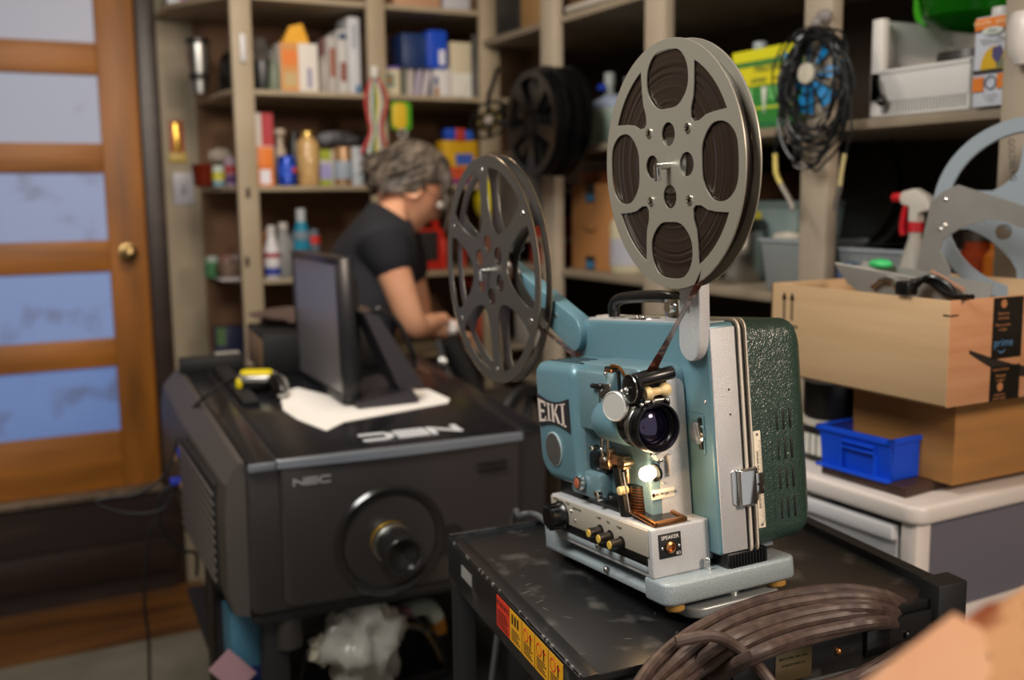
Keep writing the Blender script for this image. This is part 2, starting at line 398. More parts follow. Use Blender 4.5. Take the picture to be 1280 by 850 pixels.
# latch
la = MB(); la.prism(rr(.052, .088, -.382, -.341, .004), .0, .004, 'x', m=CHROME, bev=.001)
la.prism(rr(.0585, .0815, -.3835, -.3405, .003), .003, .0115, 'x', m=CHROME, bev=.003); la.box((.0, .080, -.374), (.005, .096, -.349), m=CHROME, bev=.002)
la.prism([(.085, -.362), (.089, -.359), (.088, -.364)], .005, .0056, 'x', m=BLK)
la.done('latch', None, pr)
ft = MB(); ft.box((-.03, .042, -.454), (.000, .098, -.436), bev=.002)
for i in range(12): ft.box((-.001, .046+i*.0042, -.453), (.0015, .0480+i*.0042, -.438))
ft.done('lower_vent_block', BLACKP, pr)
# base tray
BASEM = mat('hammertone_base', '8f9ca1', .38, .2, bump=(900, .35), mix=('b3babc', 800, .45, .75))  # same teal paint, greyed and lightened to carry the light on its front
bs = MB()
bs.prism(rr(-.040, .006, -.045, .135, (.004, .014, .012, .004)), -.479, -.453, 'z', bev=.004)
bs.prism(rr(-.292, -.252, -.045, .135, .006), -.474, -.440, 'z', bev=.003)
bs.box((-.29, -.0445, -.474), (-.03, .13, -.467), bev=.0015)
bs.box((-.262, -.0455, -.4475), (-.03, .13, -.440), bev=.0015)
bs.done('base', BASEM, pr)
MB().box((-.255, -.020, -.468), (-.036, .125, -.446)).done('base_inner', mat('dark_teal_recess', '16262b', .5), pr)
# control strip + speaker block
MB().prism(rr(-.264, -.020, -.4535, -.3965, .003), -.0435, .034, 'y', bev=.002).done('control_block', LITGREY, pr)
MB().box((-.258, -.0452, -.4395), (-.030, -.0430, -.430), bev=.0003).done('black_strip', BLACKP, pr)
MB().box((-.262, -.0455, -.4285), (-.0255, -.0430, -.3985), bev=.0005).done('control_panel', SILV, pr)
k = MB(); k.lathe([(.019, 0), (.0195, .003), (.016, .008), (.0155, .020), (.013, .022), (0, .022)], (-.232, -.0455, -.4195), (0, -1, 0), 28)
for i in range(14): k.box((-.0007, -.0015, .004), (.0007, .0015, .020), X=Matrix.Translation((-.232, -.0455, -.4195)) @ Matrix.Rotation(PI/2, 4, 'X') @ Matrix.Rotation(i*2*PI/14, 4, 'Z') @ Matrix.Translation((0, .0158, 0)))
k.done('selector_knob', BLACKP, pr)
KB = mat('knob_brown_black', '1e1a18', .35)
for x, z in ((-.131, -.4195), (-.1075, -.4215), (-.082, -.4235)):
    kb = MB(); kb.lathe([(.0075, 0), (.0078, .0012), (.0058, .002)], (x, -.0455, z), (0, -1, 0), 20, m=BLK)
    kb.lathe([(.0058, .001), (.0060, .016), (.0055, .0165)], (x, -.0455, z), (0, -1, 0), 20, m=KB); kb.lathe([(.0050, 0), (.0046, .0012), (0, .0012)], (x, -.0619, z), (0, -1, 0), 20, m=mat('knob_yellow', 'c9a94a', .4)); kb.done('control_knob', None, pr)
for s_, x, z in (('OPERATION', -.190, -.4045), ('STOP', -.214, -.4015), ('MOTOR', -.246, -.401), ('LAMP', -.134, -.4045), ('VOL', -.111, -.4055), ('TONE', -.086, -.407)):
    text(s_, .0042, BLK, pr, frame((x, -.0457, z), (1, 0, 0), (0, 0, 1)), ext=.0001)
for x, z in ((-.196, -.4195), (-.205, -.409)): MB().sph((x, -.046, z), .0019, seg=8).done('screw', CHROME, pr)
# speaker jack plate
sp = MB(); sp.box((-.0215, -.0345, -.4315), (-.0185, -.0055, -.404), m=BLK, bev=.0004)
sp.lathe([(.0065, 0), (.0065, .003), (.004, .004), (.0035, .001), (0, .001)], (-.0185, -.021, -.4195), (1, 0, 0), 16, m=COPPER)
for y in (-.031, -.009): sp.sph((-.018, y, -.4195), .0018, m=CHROME, seg=8)
sp.done('speaker_plate', None, pr)
text('SPEAKER', .0060, WHT, pr, frame((-.0183, -.020, -.4085), (0, 1, 0), (0, 0, 1)), ext=.0001)
text('8\u03a9', .0048, WHT, pr, frame((-.0183, -.010, -.428), (0, 1, 0), (0, 0, 1)), ext=.0001)
# copper-toned window on top of the control block
cw = MB(); X_ = Matrix.Translation((-.052, -.015, -.392)) @ Matrix.Rotation(.12, 4, 'Y')
for lo, hi in (((-.028, -.022, 0), (.030, -.017, .005)), ((-.028, .017, 0), (.030, .022, .005)), ((-.028, -.022, 0), (-.022, .022, .005)), ((.024, -.022, 0), (.030, .022, .005))): cw.box(lo, hi, m=COPPER, bev=.0008, X=X_)
cw.box((-.024, -.018, 0), (.026, .018, .003), m=mat('dark_glass', '17110d', .08), X=X_); cw.box((-.05, -.012, .001), (-.027, -.002, .006), m=COPPER, bev=.001, X=X_)
cw.done('gate_cover', None, pr)
# lamp housing with the maker's plate
hp = rr(-.286, -.172, -.376, -.222, (.034, .012, .016, .018), 7)
MB().prism(hp, -.046, .036, 'y', bev=.012).done('lamp_housing', TEALS, pr)
MB().prism(rr(-.2, -.1715, -.368, -.232, .008), -.040, .02, 'y', bev=.006).done('housing_edge', TEAL, pr)
gr = MB()
for j in range(4):
    for i in range(7): gr.box((-.270+i*.013, -.028+j*.011, -.2222), (-.261+i*.013, -.024+j*.011, -.2212))
gr.done('top_grille', BLK, pr)
pl = MB(); pl.prism([(-.2745+.086*i/10, -.2645-.007*math.sin(PI*i/10)) for i in range(11)] + [(-.1885-.086*i/10, -.3065+.007*math.sin(PI*i/10)) for i in range(11)], -.0485, -.0455, 'y', m=cm('26262a', .3)); pl.done('maker_plate', None, pr)
# flared lettering
EM = cm('c2b4aa', .35)
def strokes(polys, name):
    b_ = MB()
    for q in polys: b_.prism(q, -.0492, -.0483, 'y')
    return b_.done(name, EM, pr)
def lt(x0, w_, hL, hR, kind):                # letters taller at the plate's ends
    z0 = -.2855
    def P(u, v): h = hL+(hR-hL)*u; return (x0+w_*u, z0+h*v)
    s_ = .20
    if kind == 'E': ps = [[(0, -1), (.28, -1), (.28, 1), (0, 1)], [(.2, .72), (1, .80), (1, .98), (.2, 1)], [(.2, -1), (1, -.98), (1, -.72), (.2, -.76)], [(.2, -.12), (.78, -.14), (.78, .14), (.2, .12)], [(.82, .5), (1, .5), (1, .9), (.9, .9)], [(.9, -.9), (1, -.9), (1, -.5), (.84, -.5)]]
    elif kind == 'I': ps = [[(.3, -1), (.7, -1), (.7, 1), (.3, 1)], [(0, .84), (1, .84), (1, 1), (0, 1)], [(0, -1), (1, -1), (1, -.84), (0, -.84)]]
    else: ps = [[(0.04, -1), (.3, -1), (.3, 1), (.04, 1)], [(.28, -.05), (.72, 1), (.98, 1), (.36, -.30)], [(.36, .10), (.52, .22), (1.02, -1), (.74, -1)]]
    return [[P(u, v) for u, v in q] for q in ps]
ps = lt(-.2710, .0205, .0155, .0128, 'E')+lt(-.2475, .0110, .0120, .0115, 'I')+lt(-.2335, .0210, .0115, .0125, 'K')+lt(-.2095, .0140, .0135, .0155, 'I')
strokes(ps, 'maker_lettering')
MB().prism(circ(.0222, 32, -.2385, -.3335), -.0475, -.0455, 'y', m=cm('9fb0b4', .4)).prism(circ(.0205, 32, -.2385, -.3335), -.0485, -.047, 'y', m=cm('8f8f8c', .25, .8)).done('housing_window', None, pr)
# optical block: the casting beside the lens
MB().prism(rr(-.20, -.050, -.436, -.221, (.002, .002, .018, .002), 6), -.022, .036, 'y', bev=.004).done('optical_block', TEAL, pr)
MB().prism(rr(-.008, .031, -.430, -.236, (.002, .002, .012, .002)), -.0505, -.0485, 'x').done('optical_face', LITGREY, pr)  # front overlay of the block, lit side painted in as paler grey
MB().box((-.18, -.040, -.30), (-.10, -.018, -.228), bev=.004).done('gate_block', TEAL, pr)
# lens holder, lens
LC = (-.0, -.0275, -.2835)
LB = cm('0a090b', .25)
lh = MB(); lh.lathe([(.022, 0), (.025, .006), (.0255, .055), (.024, .06)], (-.125, -.029, -.285), (1, 0, 0), 32); lh.done('lens_holder', TEALS, pr)
ln = MB()
ln.lathe([(0.0246, 0), (0.0246, .008), (0.0267, .010), (0.0267, .022)], (-.068, LC[1]+.001, LC[2]), (1, 0, 0), 40, m=LB, cap=False)
ln.lathe([(0.0250, .021), (0.0264, .024), (0.0264, .031), (0.0250, .033)], (-.068, LC[1], LC[2]), (1, 0, 0), 40, m=STEEL, cap=False)
ln.lathe([(0.0254, .032), (0.0275, .036), (0.0283, .050), (0.0275, .054), (0.0258, .054), (0.0246, .046), (0.0217, .043), (0.0209, .038), (0.0193, .036), (0.0184, .030), (0.0008, .030)], (-.068, LC[1], LC[2]), (1, 0, 0), 40, m=LB, cap=False)
for k_ in range(3): ln.lathe([(.0284, .038+k_*.004), (.0290, .0385+k_*.004), (.0284, .040+k_*.004)], (-.068, LC[1], LC[2]), (1, 0, 0), 40, m=LB, cap=False)
ln.done('lens', None, pr)
ge = mat('coated_lens_glass', '06040f', .04, 0, coat=1, spec=1); ge.node_tree.nodes['Principled BSDF'].inputs['Coat Tint'].default_value = (.55, .4, 1, 1)
MB().sph((-.0300, LC[1], LC[2]), .0212, seg=32, sc=(.42, 1, 1)).done('front_element', ge, pr)
# collar ring cast around the lens
cl = MB()
for r0, r1, x1 in ((.033, .0400, -.040),):
    rg = []
    for i in range(25):
        a = -PI*.42+i/24*PI*.94; c_, s_ = math.cos(a), math.sin(a); cy_, cz = LC[1]+.002, LC[2]-.004
        rg.append([(x, cy_+r*c_, cz+r*s_) for x, r in ((-.052, r0), (x1-.001, r0), (x1, r0+.001), (x1, r1-.001), (x1-.001, r1), (-.052, r1))])
    cl.loft(rg)
cl.box((-.052, .000, -.345), (-.041, .006, -.322), bev=.001)
cl.done('lens_collar', LITGREY, pr)
# focusing disc
fx, fz = mside(768, 508, .058)
fd = MB(); fd.lathe([(.0165, 0), (.0172, .001), (.0172, .006), (.016, .007), (.0155, .0062), (0, .0062)], (fx, -.054, fz), (.35, -1, .05), 36); fd.cyl((fx, -.054, fz), (fx-.004, -.03, fz), .004)
fd.done('focus_disc', mat('spun_aluminium', 'd0cec8', .3, .4), pr)
# top film roller assembly
ra = MB()
def mp(x, y, n): q = onp(x, y, mA+mN*n, mN)-mA; return V((q.dot(mD), -n, q.dot(mU)))
a_, b_ = mp(794, 477, .047), V((0, 0, 0)); b_ = a_+V((.006, .046, .006))
ra.rcyl(a_, b_, .0075, .002, m=BLACKP); ra.rcyl(a_+V((-.02, 0, -.002)), a_+V((-.02, .045, .004)), .007, .002, m=BLACKP)
ra.lathe([(.0155, 0), (.0155, .004), (.013, .005), (0, .005)], a_+V((-.006, .002, -.008)), (.15, -1, 0), 24, m=BLACKP)
ra.tube([a_+V((-.006+.0155*math.cos(t_), -.004, -.008+.0155*math.sin(t_))) for t_ in [k/16*2*PI for k in range(17)]], .0008, m=CHROME, seg=6, sub=2)
ra.sph(a_+V((-.010, -.006, -.010)), .0042, m=STEEL, seg=12); ra.sph(a_+V((-.022, -.004, -.013)), .004, m=STEEL, seg=12)
ra.box(a_+V((-.030, .006, -.032)), a_+V((.004, .042, -.022)), m=BLACKP, bev=.003)
ra.box(a_+V((-.024, .03, -.026)), a_+V((-.004, .044, .004)), m=BLACKP, bev=.003)
for dx, dy, dz in ((.004, .004, -.026), (.005, .018, -.024), (.006, .036, -.024)): ra.sph(a_+V((dx, dy, dz)), .0028, m=CHROME, seg=10)
ra.cyl(a_+V((.0, .01, -.024)), a_+V((.0, .04, -.024)), .0035, m=STEEL)
ra.done('film_guide_roller', None, pr)
cr = MB(); cr.lathe([(.0065, 0), (.0078, .003), (.0078, .006), (.0048, .010), (.0045, .018), (.0078, .023), (.0078, .027), (.0060, .030)], a_+V((.002, .010, -.0150)), (.1, 1, .1), 20); cr.done('cream_roller', CREAMR, pr)
cb = MB(); c0 = mp(762, 470, .03)
cb.box(c0+V((-.010, -.002, -.010)), c0+V((.006, .004, .008)), bev=.001, m=COPPER); cb.tube([c0+V((.0, .003, .012)), c0+V((.016, .005, .010)), c0+V((.024, .008, -.004)), c0+V((.026, .010, -.02))], (.002), m=COPPER, seg=8)
cb.box(c0+V((-.02, .004, -.045)), c0+V((.012, .02, .010)), m=BLK, bev=.002)
cb.done('upper_gate_bracket', None, pr)
# chrome lever rod with black tip, and its slide
lv = MB(); l0 = mp(751, 485, .040); l1 = mp(753, 575, .036)
lv.cyl(l0+V((0, 0, .004)), l1, .0022, m=CHROME, seg=10); lv.cyl(l0+V((.010, .002, .004)), l1+V((.010, .002, 0)), .0022, m=CHROME, seg=10)
lv.box(l0+V((-.004, -.001, -.012)), l0+V((.022, .002, .006)), m=STEEL, bev=.001); lv.rcyl(l0+V((-.016, -.003, .002)), l0+V((.006, -.003, .002)), .0032, .001, m=BLACKP)
for x, y in ((757, 467), (752, 487), (757, 502), (752, 562), (756, 574)):
    q = mp(x, y, .041); lv.sph(q, .0026, m=CHROME, seg=8)
lv.done('gate_lever', None, pr)
# nickel gate pieces below the lens, warm lamp glow put into their colour
gt = MB(); g0 = mp(762, 578, .036)
gt.box(g0+V((-.018, -.004, -.008)), g0+V((.004, .008, .004)), bev=.001); gt.box(g0+V((.002, .002, -.002)), g0+V((.030, .012, .010)), bev=.001); gt.box(g0+V((.020, -.002, -.004)), g0+V((.036, .008, .003)), bev=.001)
gt.rcyl(g0+V((.036, -.004, .004)), g0+V((.036, .010, .004)), .005, .001); gt.box(g0+V((-.008, .0, .004)), g0+V((.0, .010, .016)), bev=.001); gt.cyl(g0+V((.033, .004, -.02)), g0+V((.033, .004, .0)), .003)
gt.done('film_gate', mat('lamplit_nickel', 'c0a080', .28, 1), pr)
# lower sound drum casting
sc = MB(); s0 = mp(742, 605, .034)
sc.box(s0+V((-.052, -.006, -.018)), s0+V((.026, .02, .016)), bev=.006, m=TEAL); sc.box(s0+V((-.024, .004, -.040)), s0+V((.06, .03, -.008)), bev=.003, m=BLACKP); sc.box(s0+V((-.10, .004, -.04)), s0+V((-.04, .02, .03)), bev=.002, m=BLK)
sc.box(s0+V((-.03, .002, .014)), s0+V((.03, .02, .04)), bev=.006, m=BLACKP)
sc.done('sound_head_casting', None, pr)
sb = MB(); q = mp(727, 603, .042)
sb.lathe([(.0095, 0), (.0095, .006), (.0075, .007), (0, .0065)], q, (0, -1, 0), 24, m=CHROME); sb.lathe([(.0062, 0), (.0058, .0015), (0, .002)], q+V((0, -.0065, 0)), (0, -1, 0), 20, m=cm('a05a44', .3)); sb.done('sound_drum_button', None, pr)
rd = MB()
for i in range(9): rd.lathe([(.0125-.0003*i, 0), (.0125-.0003*i, .0016)], mp(799, 625, .022)+V((0, 0, -.014+i*.0034)), (.05, .1, 1), 20, m=mat('ribbed_copper', '7c4f30', .35, .9))
rd.cyl(mp(799, 625, .022)+V((0, 0, -.018)), mp(799, 625, .022)+V((0, 0, .018)), .010, m=BLK)
rd.done('ribbed_barrel', None, pr)
MB().tube([mp(776, 585, .028), mp(780, 610, .028), mp(786, 645, .028)], (.010), seg=8).done('film_chute', BLK, pr)
MB().tube([mp(779, 590, .040), mp(787, 640, .040)], .0012, smooth=False).done('film_guide_wire', CHROME, pr)
for x, y, r_ in ((744, 618, .0045), (773, 614, .005), (746, 624, .003), (738, 560, .003)):
    MB().rcyl(mp(x, y, .044)+V((0, .012, 0)), mp(x, y, .044), r_, .001).done('film_path_roller', CREAMR if x == 773 else CHROME, pr)
# exciter lamp
lx = mfront(813, 593, -.040); bulbp = V((-.040, lx[0], lx[1]))
bm_ = MB(); bm_.lathe([(0, 0), (.005, .0015), (.0082, .006), (.0085, .012), (.0072, .018)], bulbp+V((-.004, -.010, -.001)), (-.25, 1, .1), 20)
bm_.done('exciter_lamp', mat('lit_bulb', 'ffe9c8', .3, emit=('ffe3b4', 6)), pr)
MB().lathe([(.0105, 0), (.0105, .004), (.0085, .005)], bulbp+V((-.008, .009, -.001)), (-.25, 1, .1), 20).done('lamp_socket', BLACKP, pr)
pl_ = bpy.data.lights.new('exciter_light', 'POINT'); pl_.energy = .12; pl_.color = (1, .62, .30); pl_.shadow_soft_size = .008
po = bpy.data.objects.new('exciter_light', pl_); COL.objects.link(po); po.parent = pr; po.location = bulbp+V((.006, -.013, -.006))
for x, y in ((816, 568), (827, 574), (829, 604)):
    q = mfront(x, y, -.047); MB().sph((-.047, q[0], q[1]), .0034 if y < 600 else .0016, seg=10).done('screw', CHROME, pr)
q = mfront(829, 617, -.048); lb = MB(); lb.box((-.049, q[0]-.0155, q[1]-.0055), (-.0478, q[0]+.0155, q[1]+.0055), m=CREAM, bev=.0003); lb.prism([(q[0]-.0135, q[1]-.003), (q[0]-.0105, q[1]), (q[0]-.0135, q[1]+.003), (q[0]-.0155, q[1])], -.0478, -.0474, 'x', m=BLK); lb.done('caution_label', None, pr)
text('EIKI PROJECTOR', .0042, BLK, pr, frame((-.0475, q[0]+.003, q[1]), (0, 1, 0), (0, 0, 1)), ext=.0001)
# film-loop thumb wheel in its recess
q = mside(874, 541, -.034)
tw = MB(); tw.prism(rr(q[0]-.016, q[0]+.012, q[1]-.024, q[1]+.022, .003), .0325, .0345, 'y', m=TEALS, bev=.0005); tw.lathe([(.013, 0), (.013, .004), (.011, .005), (0, .005)], (q[0], .034, q[1]), (0, -1, 0), 24, m=CHROME); tw.box((q[0]+.003, .030, q[1]-.018), (q[0]+.009, .034, q[1]+.018), m=BLK, bev=.001); tw.done('loop_setter', None, pr)
for x, y in ((882, 502), (911, 487), (913, 518)):
    q = mside(x, y, -.034) if x < 890 else None
    if q: MB().sph((q[0], .034, q[1]), .0022, seg=8).done('screw', CHROME, pr)
    else:
        q = mfront(x, y, .0022); MB().sph((.0022, q[0], q[1]), .0013, seg=8).done('screw', BLK, pr)
# carrying handle
hd = MB(); hy = .060
hd.tube([(-.245, hy, -.172), (-.243, hy, -.157), (-.225, hy, -.1485), (-.17, hy, -.1455), (-.115, hy, -.1465), (-.095, hy, -.153), (-.09, hy, -.160)], .0078, m=BLACKP, seg=12)
hd.done('handle', None, pr)
hb = MB(); hb.box((-.104, hy-.012, -.1755), (-.074, hy-.0095, -.148), bev=.002); hb.cyl((-.089, hy-.018, -.158), (-.089, hy+.012, -.158), .0065)
hb.done('handle_bracket', CHROME, pr)
hb = MB(); hb.box((-.19, hy-.012, -.175), (-.15, hy+.012, -.1725), bev=.001)
for x in (-.18, -.165): hb.sph((x, hy-.004, -.172), .003, seg=8)
hb.done('handle_plate', CHROME, pr)
MB().prism(rr(-.318, -.012, .04, .069, .004), -.1755, -.1742, 'z').done('top_plate', LITGREY, pr)
# reel arms
def arm(name, p0, p1, w0, w1, y0, y1, m_):
    d = V(p1)-V(p0); n = V((-d.y, d.x)).normalized(); a0 = math.atan2(n.y, n.x)
    pts = [(p0[0]+w0*math.cos(a0+PI*k/12), p0[1]+w0*math.sin(a0+PI*k/12)) for k in range(13)] + [(p1[0]+w1*math.cos(a0+PI+PI*k/12), p1[1]+w1*math.sin(a0+PI+PI*k/12)) for k in range(13)]
    return MB().prism(pts, y0, y1, 'y', bev=.0015).done(name, m_, pr)
arm('front_reel_arm', (-.021, -.196), (0, 0), .0205, .016, .024, .0385, LITGREY)
arm('rear_reel_arm', (-.300, -.193), (-.508, -.099), .024, .015, .024, .046, TEALS)
for x, z in ((-.018, -.157), (-.345, -.168)): MB().sph((x, .0235, z), .0038, seg=10, sc=(1, .5, 1)).done('screw', CHROME, pr)
for x, z in ((0, 0), (-.508, -.099)):
    MB().cyl((x, -.012, z), (x, .03, z), .004).cyl((x, -.018, z), (x, -.011, z), .0034).box((x-.0032, -.019, z-.016), (x+.0032, -.013, z+.001), bev=.001).done('reel_spindle', CHROME, pr)
# feet and tilt plate
for x, y in ((-.010, -.025), (-.010, .115), (-.272, -.025), (-.272, .115)):
    MB().lathe([(.009, 0), (.011, .002), (.011, .009)], (x, y, -.4885 if x > -.1 else -.4805), (0, 0, 1), 16).done('rubber_foot', mat('amber_rubber', 'a8803a', .5), pr)
tp = MB(); tp.prism(rr(-.060, .002, -.010, .118, .020), -.502, -.489, 'z', m=mat('tilt_plate_metal', '9ba1a2', .35, .4), bev=.003); tp.cyl((-.02, .06, -.495), (-.02, .06, -.475), .008, m=CHROME)
for y in (.035, .10): tp.lathe([(.009, 0), (.009, .006)], (-.018, y, -.509), (0, 0, 1), 14, m=mat('amber_rubber', 'a8803a', .5))
tp.done('tilt_foot', None, pr)
for x, y in ((758, 712), (748, 683)):
    MB().sph(mp(x, y, .046), .004, seg=10).done('screw', STEEL, pr)
MB().cyl((-.012, .024, -.454), (-.012, .024, -.441), .003).sph((-.012, .024, -.441), .0036, seg=10).done('adjustment_pin', CHROME, pr)
# ------------------------------------------------------------------ reels
def RM(x, z, y=0): return MM @ Matrix(((1, 0, 0, x), (0, 0, -1, y), (0, 1, 0, z), (0, 0, 0, 1)))  # local z points to the operator
def reelA_loops(R_):
    def rot(pts, a): c_, s_ = math.cos(a), math.sin(a); return [(p[0]*c_-p[1]*s_, p[0]*s_+p[1]*c_) for p in pts]
    L_ = [circ(R_, 96)]
    ov = cat2([(0, .455), (.16, .475), (.285, .60), (.285, .77), (.18, .89), (0, .915), (-.18, .89), (-.285, .77), (-.285, .60), (-.16, .475)], 5)
    out = []
    th0, th1 = math.radians(26), math.radians(64)
    tri = [(.875*math.cos(th0+(th1-th0)*k/8), .875*math.sin(th0+(th1-th0)*k/8)) for k in range(9)]
    inner = [(.375, .62), (.362, .52), (.325, .43), (.325, .355), (.355, .322), (.43, .325), (.52, .362), (.62, .375)]
    tri2 = tri + inner
    t0 = math.radians(-4)
    for k in range(4):
        L_.append([(x*R_, y*R_) for x, y in rot(ov, k*PI/2+t0)])
        L_.append([(x*R_, y*R_) for x, y in rot(tri2, k*PI/2+t0)])
        L_.append(circ(.095*R_, 20, *[v*R_ for v in rot([(0, .25)], k*PI/2+t0)[0]]))
        L_.append(circ(.028*R_, 10, *[v*R_ for v in rot([(.28, .28)], k*PI/2+t0)[0]]))
    return L_
RA = .133
ra_ = thing('full_film_reel', 'full grey film reel wound with dark brown film on the front arm of the projector', 'film reel', M=RM(0, 0))
holed(reelA_loops(RA), -.0010, .0010, 'flange', REELG, ra_, bev=.0004)
holed(reelA_loops(RA), -.0190, -.0170, 'flange', REELG, ra_, bev=.0004)
fm = MB(); prof = [(.030, -.0165), (.1215, -.0165), (.1222, -.009), (.1215, -.0015)]
rg_ = random.Random(3)
for i in range(36):
    r_ = .1205-i*.0025; prof.append((r_, -.0013-rg_.random()*.0012))
prof.append((.030, -.002)); fm.lathe(prof+[(.030, -.0165)], seg=72, cap=False)
fm.done('wound_film', mat('film_pack', '1b120d', .3, coat=.25, mix=('2f251f', (1, 1, 900), .4, .7)), ra_, ang=20)
MB().lathe([(.010, -.017), (.030, -.017), (.030, -.001), (.010, -.001)], seg=32).done('hub', REELD, ra_)
for k_ in range(4):
    a = math.radians(45-4)+k_*PI/2; MB().lathe([(.0028, 0), (.0052, 0), (.005, .0016), (.0032, .0018), (.0028, 0)], (.396*RA*math.cos(a), .396*RA*math.sin(a), .001), seg=16, cap=False).done('eyelet', CHROME, ra_)
# film leaving the reel down to the guide roller
fl = MB(); f0 = V((.022, -.118, -.009)); roll = a_
def m2r(p): return V((p[0], p[2], -p[1]))      # projector local -> reel local
f1 = m2r(roll+V((-.004, .022, .006)))
n_ = 10; rg2 = []
for i in range(n_+1):
    t = i/n_; p = V((.052, -.105, -.009)).lerp(f1, t); tw_ = 0.9*math.sin(t*PI)*.6
    wv = V((math.sin(tw_), 0, math.cos(tw_)))*.0075
    rg2.append([p-wv, p+wv, p+wv+V((.0004, .0003, 0)), p-wv+V((.0004, .0003, 0))])
fl.loft(rg2); fl.done('film_strand', mat('film_strip', '3a1c14', .22, coat=.5, mix=('8a5a44', (30, 160, 30), .5, .68)), ra_)
# empty reel
RB = .1732
def reelB_loops(R_):
    L_ = [circ(R_, 110)]
    t0 = math.radians(0)
    for k_ in range(6):
        mid = math.radians(60*k_)+t0+0
        h = math.radians(30)
        pts = []
        # outer arc
        for i in range(9):
            a = mid-h*.74+(h*1.48)*i/8; pts.append((.90*math.cos(a), .90*math.sin(a)))
        for rr_, fr in ((.80, .80), (.66, .775), (.54, .70), (.44, .52), (.385, .26), (.37, 0), (.385, -.26), (.44, -.52), (.54, -.70), (.66, -.775), (.80, -.80)):
            a = mid+h*fr; pts.append((rr_*math.cos(a), rr_*math.sin(a)))
        L_.append([(x*R_, y*R_) for x, y in pts])
        a = math.radians(60*k_+30)+t0
        L_.append(circ(.078*R_, 16, .235*R_*math.cos(a), .235*R_*math.sin(a)))
    return L_
rb_ = thing('empty_film_reel', 'near-empty dark metal film reel with six spokes on the rear arm of the teal projector', 'film reel', M=RM(-.508, -.099))
for z in (0, -.018): holed(reelB_loops(RB), z-.0007, z+.0007, 'flange', REELD, rb_, bev=.0003)
ed = MB()
for z in (0, -.018):
    for i_, r_ in enumerate((RB,)):
        ed.tube([(r_*math.cos(2*PI*k_/72), r_*math.sin(2*PI*k_/72), z) for k_ in range(73)], .0010, seg=6, smooth=False)
ed.done('rim', REELE, rb_)
MB().lathe([(.012, -.017), (.053, -.017), (.0535, -.009), (.053, -.001), (.012, -.001)], seg=48).done('wound_film', mat('copper_film', '1f100b', .22, coat=.6, mix=('6a3c24', (3, 3, 700), .50, .66)), rb_)
for k_ in range(6):
    a = math.radians(60*k_+30)
    MB().sph((.88*RB*math.cos(a), .88*RB*math.sin(a), .0008), .0052, seg=12, sc=(1, 1, .3)).done('rivet', CHROME, rb_)
fl = MB(); rg2 = []
p0_, p1_ = V((.03, -.045, -.009)), m2r(V((-.275, .02, -.225))) - V((-.508, -.099, 0))
for i in range(9):
    t = i/8; p = p0_.lerp(p1_, t); wv = V((0, .004*math.sin(PI*t), .0078))
    rg2.append([p-wv, p+wv, p+wv+V((.0003, .0003, 0)), p-wv+V((.0003, .0003, 0))])
fl.loft(rg2); fl.done('film_strand', bpy.data.materials['film_strip'], rb_)
# ================================================================== CART UNDER THE PROJECTOR
ct = thing('utility_cart', 'scuffed black steel utility cart with warning stickers carrying the projector and cable coil', 'cart', (0, 0, 0))
CZ = 1.02
c00, c01, c11 = V((.514, .843, CZ)), V((.574, 1.303, CZ)), V((1.07, 1.262, CZ))   # front left, back left
ex = (V((1.012, .815, CZ))-c00).normalized(); LX = .508; ey_ = (c01-c00).normalized(); LY = (c01-c00).length
def cp(a, b, z): p = c00+ex*a+ey_*b; return (p.x, p.y, z)
def cbox(lo, hi, m=None, bev=.002, b=None):
    X_ = Matrix(((ex.x, ey_.x, 0, c00.x), (ex.y, ey_.y, 0, c00.y), (0, 0, 1, 0), (0, 0, 0, 1)))
    return (b or MB()).box(lo, hi, m=m, bev=bev, X=X_)
b = MB(); cbox((0, 0, CZ-.012), (LX, LY, CZ), b=b, bev=.0025)
cbox((-.001, -.001, CZ-.004), (.018, LY, CZ+.0012), b=b, bev=.001)
b.done('top_shelf', CART, ct)
sc_ = MB(); rs = random.Random(9)
for i in range(26):
    a, b2, L2 = rs.uniform(.02, .30), rs.uniform(.01, .44), rs.uniform(.002, .014); X_ = Matrix.Translation(cp(a, b2, CZ+.0004)) @ Matrix.Rotation(rs.uniform(0, 3), 4, 'Z'); sc_.box((0, 0, 0), (L2, .0006, .0003), X=X_)
for i in range(16):
    b2 = rs.uniform(.0, .44); X_ = Matrix.Translation(cp(-.0012, b2, CZ-.002)); sc_.box((0, 0, 0), (.0022, rs.uniform(.0015, .006), .0034), X=X_)
sc_.done('paint_chips', cm('6e6c6a', .5), ct, kind='stuff')
cbox((-.002, 0, CZ-.062), (.002, LY, CZ-.002), bev=.001).done('left_apron', CART, ct)
cbox((0, LY-.006, CZ-.06), (LX, LY, CZ+.006), bev=.001).done('rear_rail', mat('worn_edge', '44474a', .35, .5, mix=('17181a', (60, 60, 60), .45, .6)), ct)
cbox((LX-.020, .012, CZ-.05), (LX, LY, CZ+.010), bev=.002).done('right_rail', BLACKM, ct)
cbox((.0, -.006, CZ-.060), (LX, .002, CZ-.012), bev=.001).done('front_rail', CART, ct)
cbox((LX-.042, -.014, CZ-.075), (LX+.004, .020, CZ+.020), bev=.003).done('corner_block', BLACKM, ct)
for a, bb in ((.0, .0), (.0, LY-.03), (LX-.035, .0), (LX-.03, LY-.03)): cbox((a+.001, bb+.001, .03), (a+.029, bb+.029, CZ-.012), bev=.002).done('leg', BLACKM, ct)
for z in (.30, .62): cbox((.003, .003, z), (LX-.003, LY-.003, z+.015)).done('lower_shelf', BLACKM, ct)
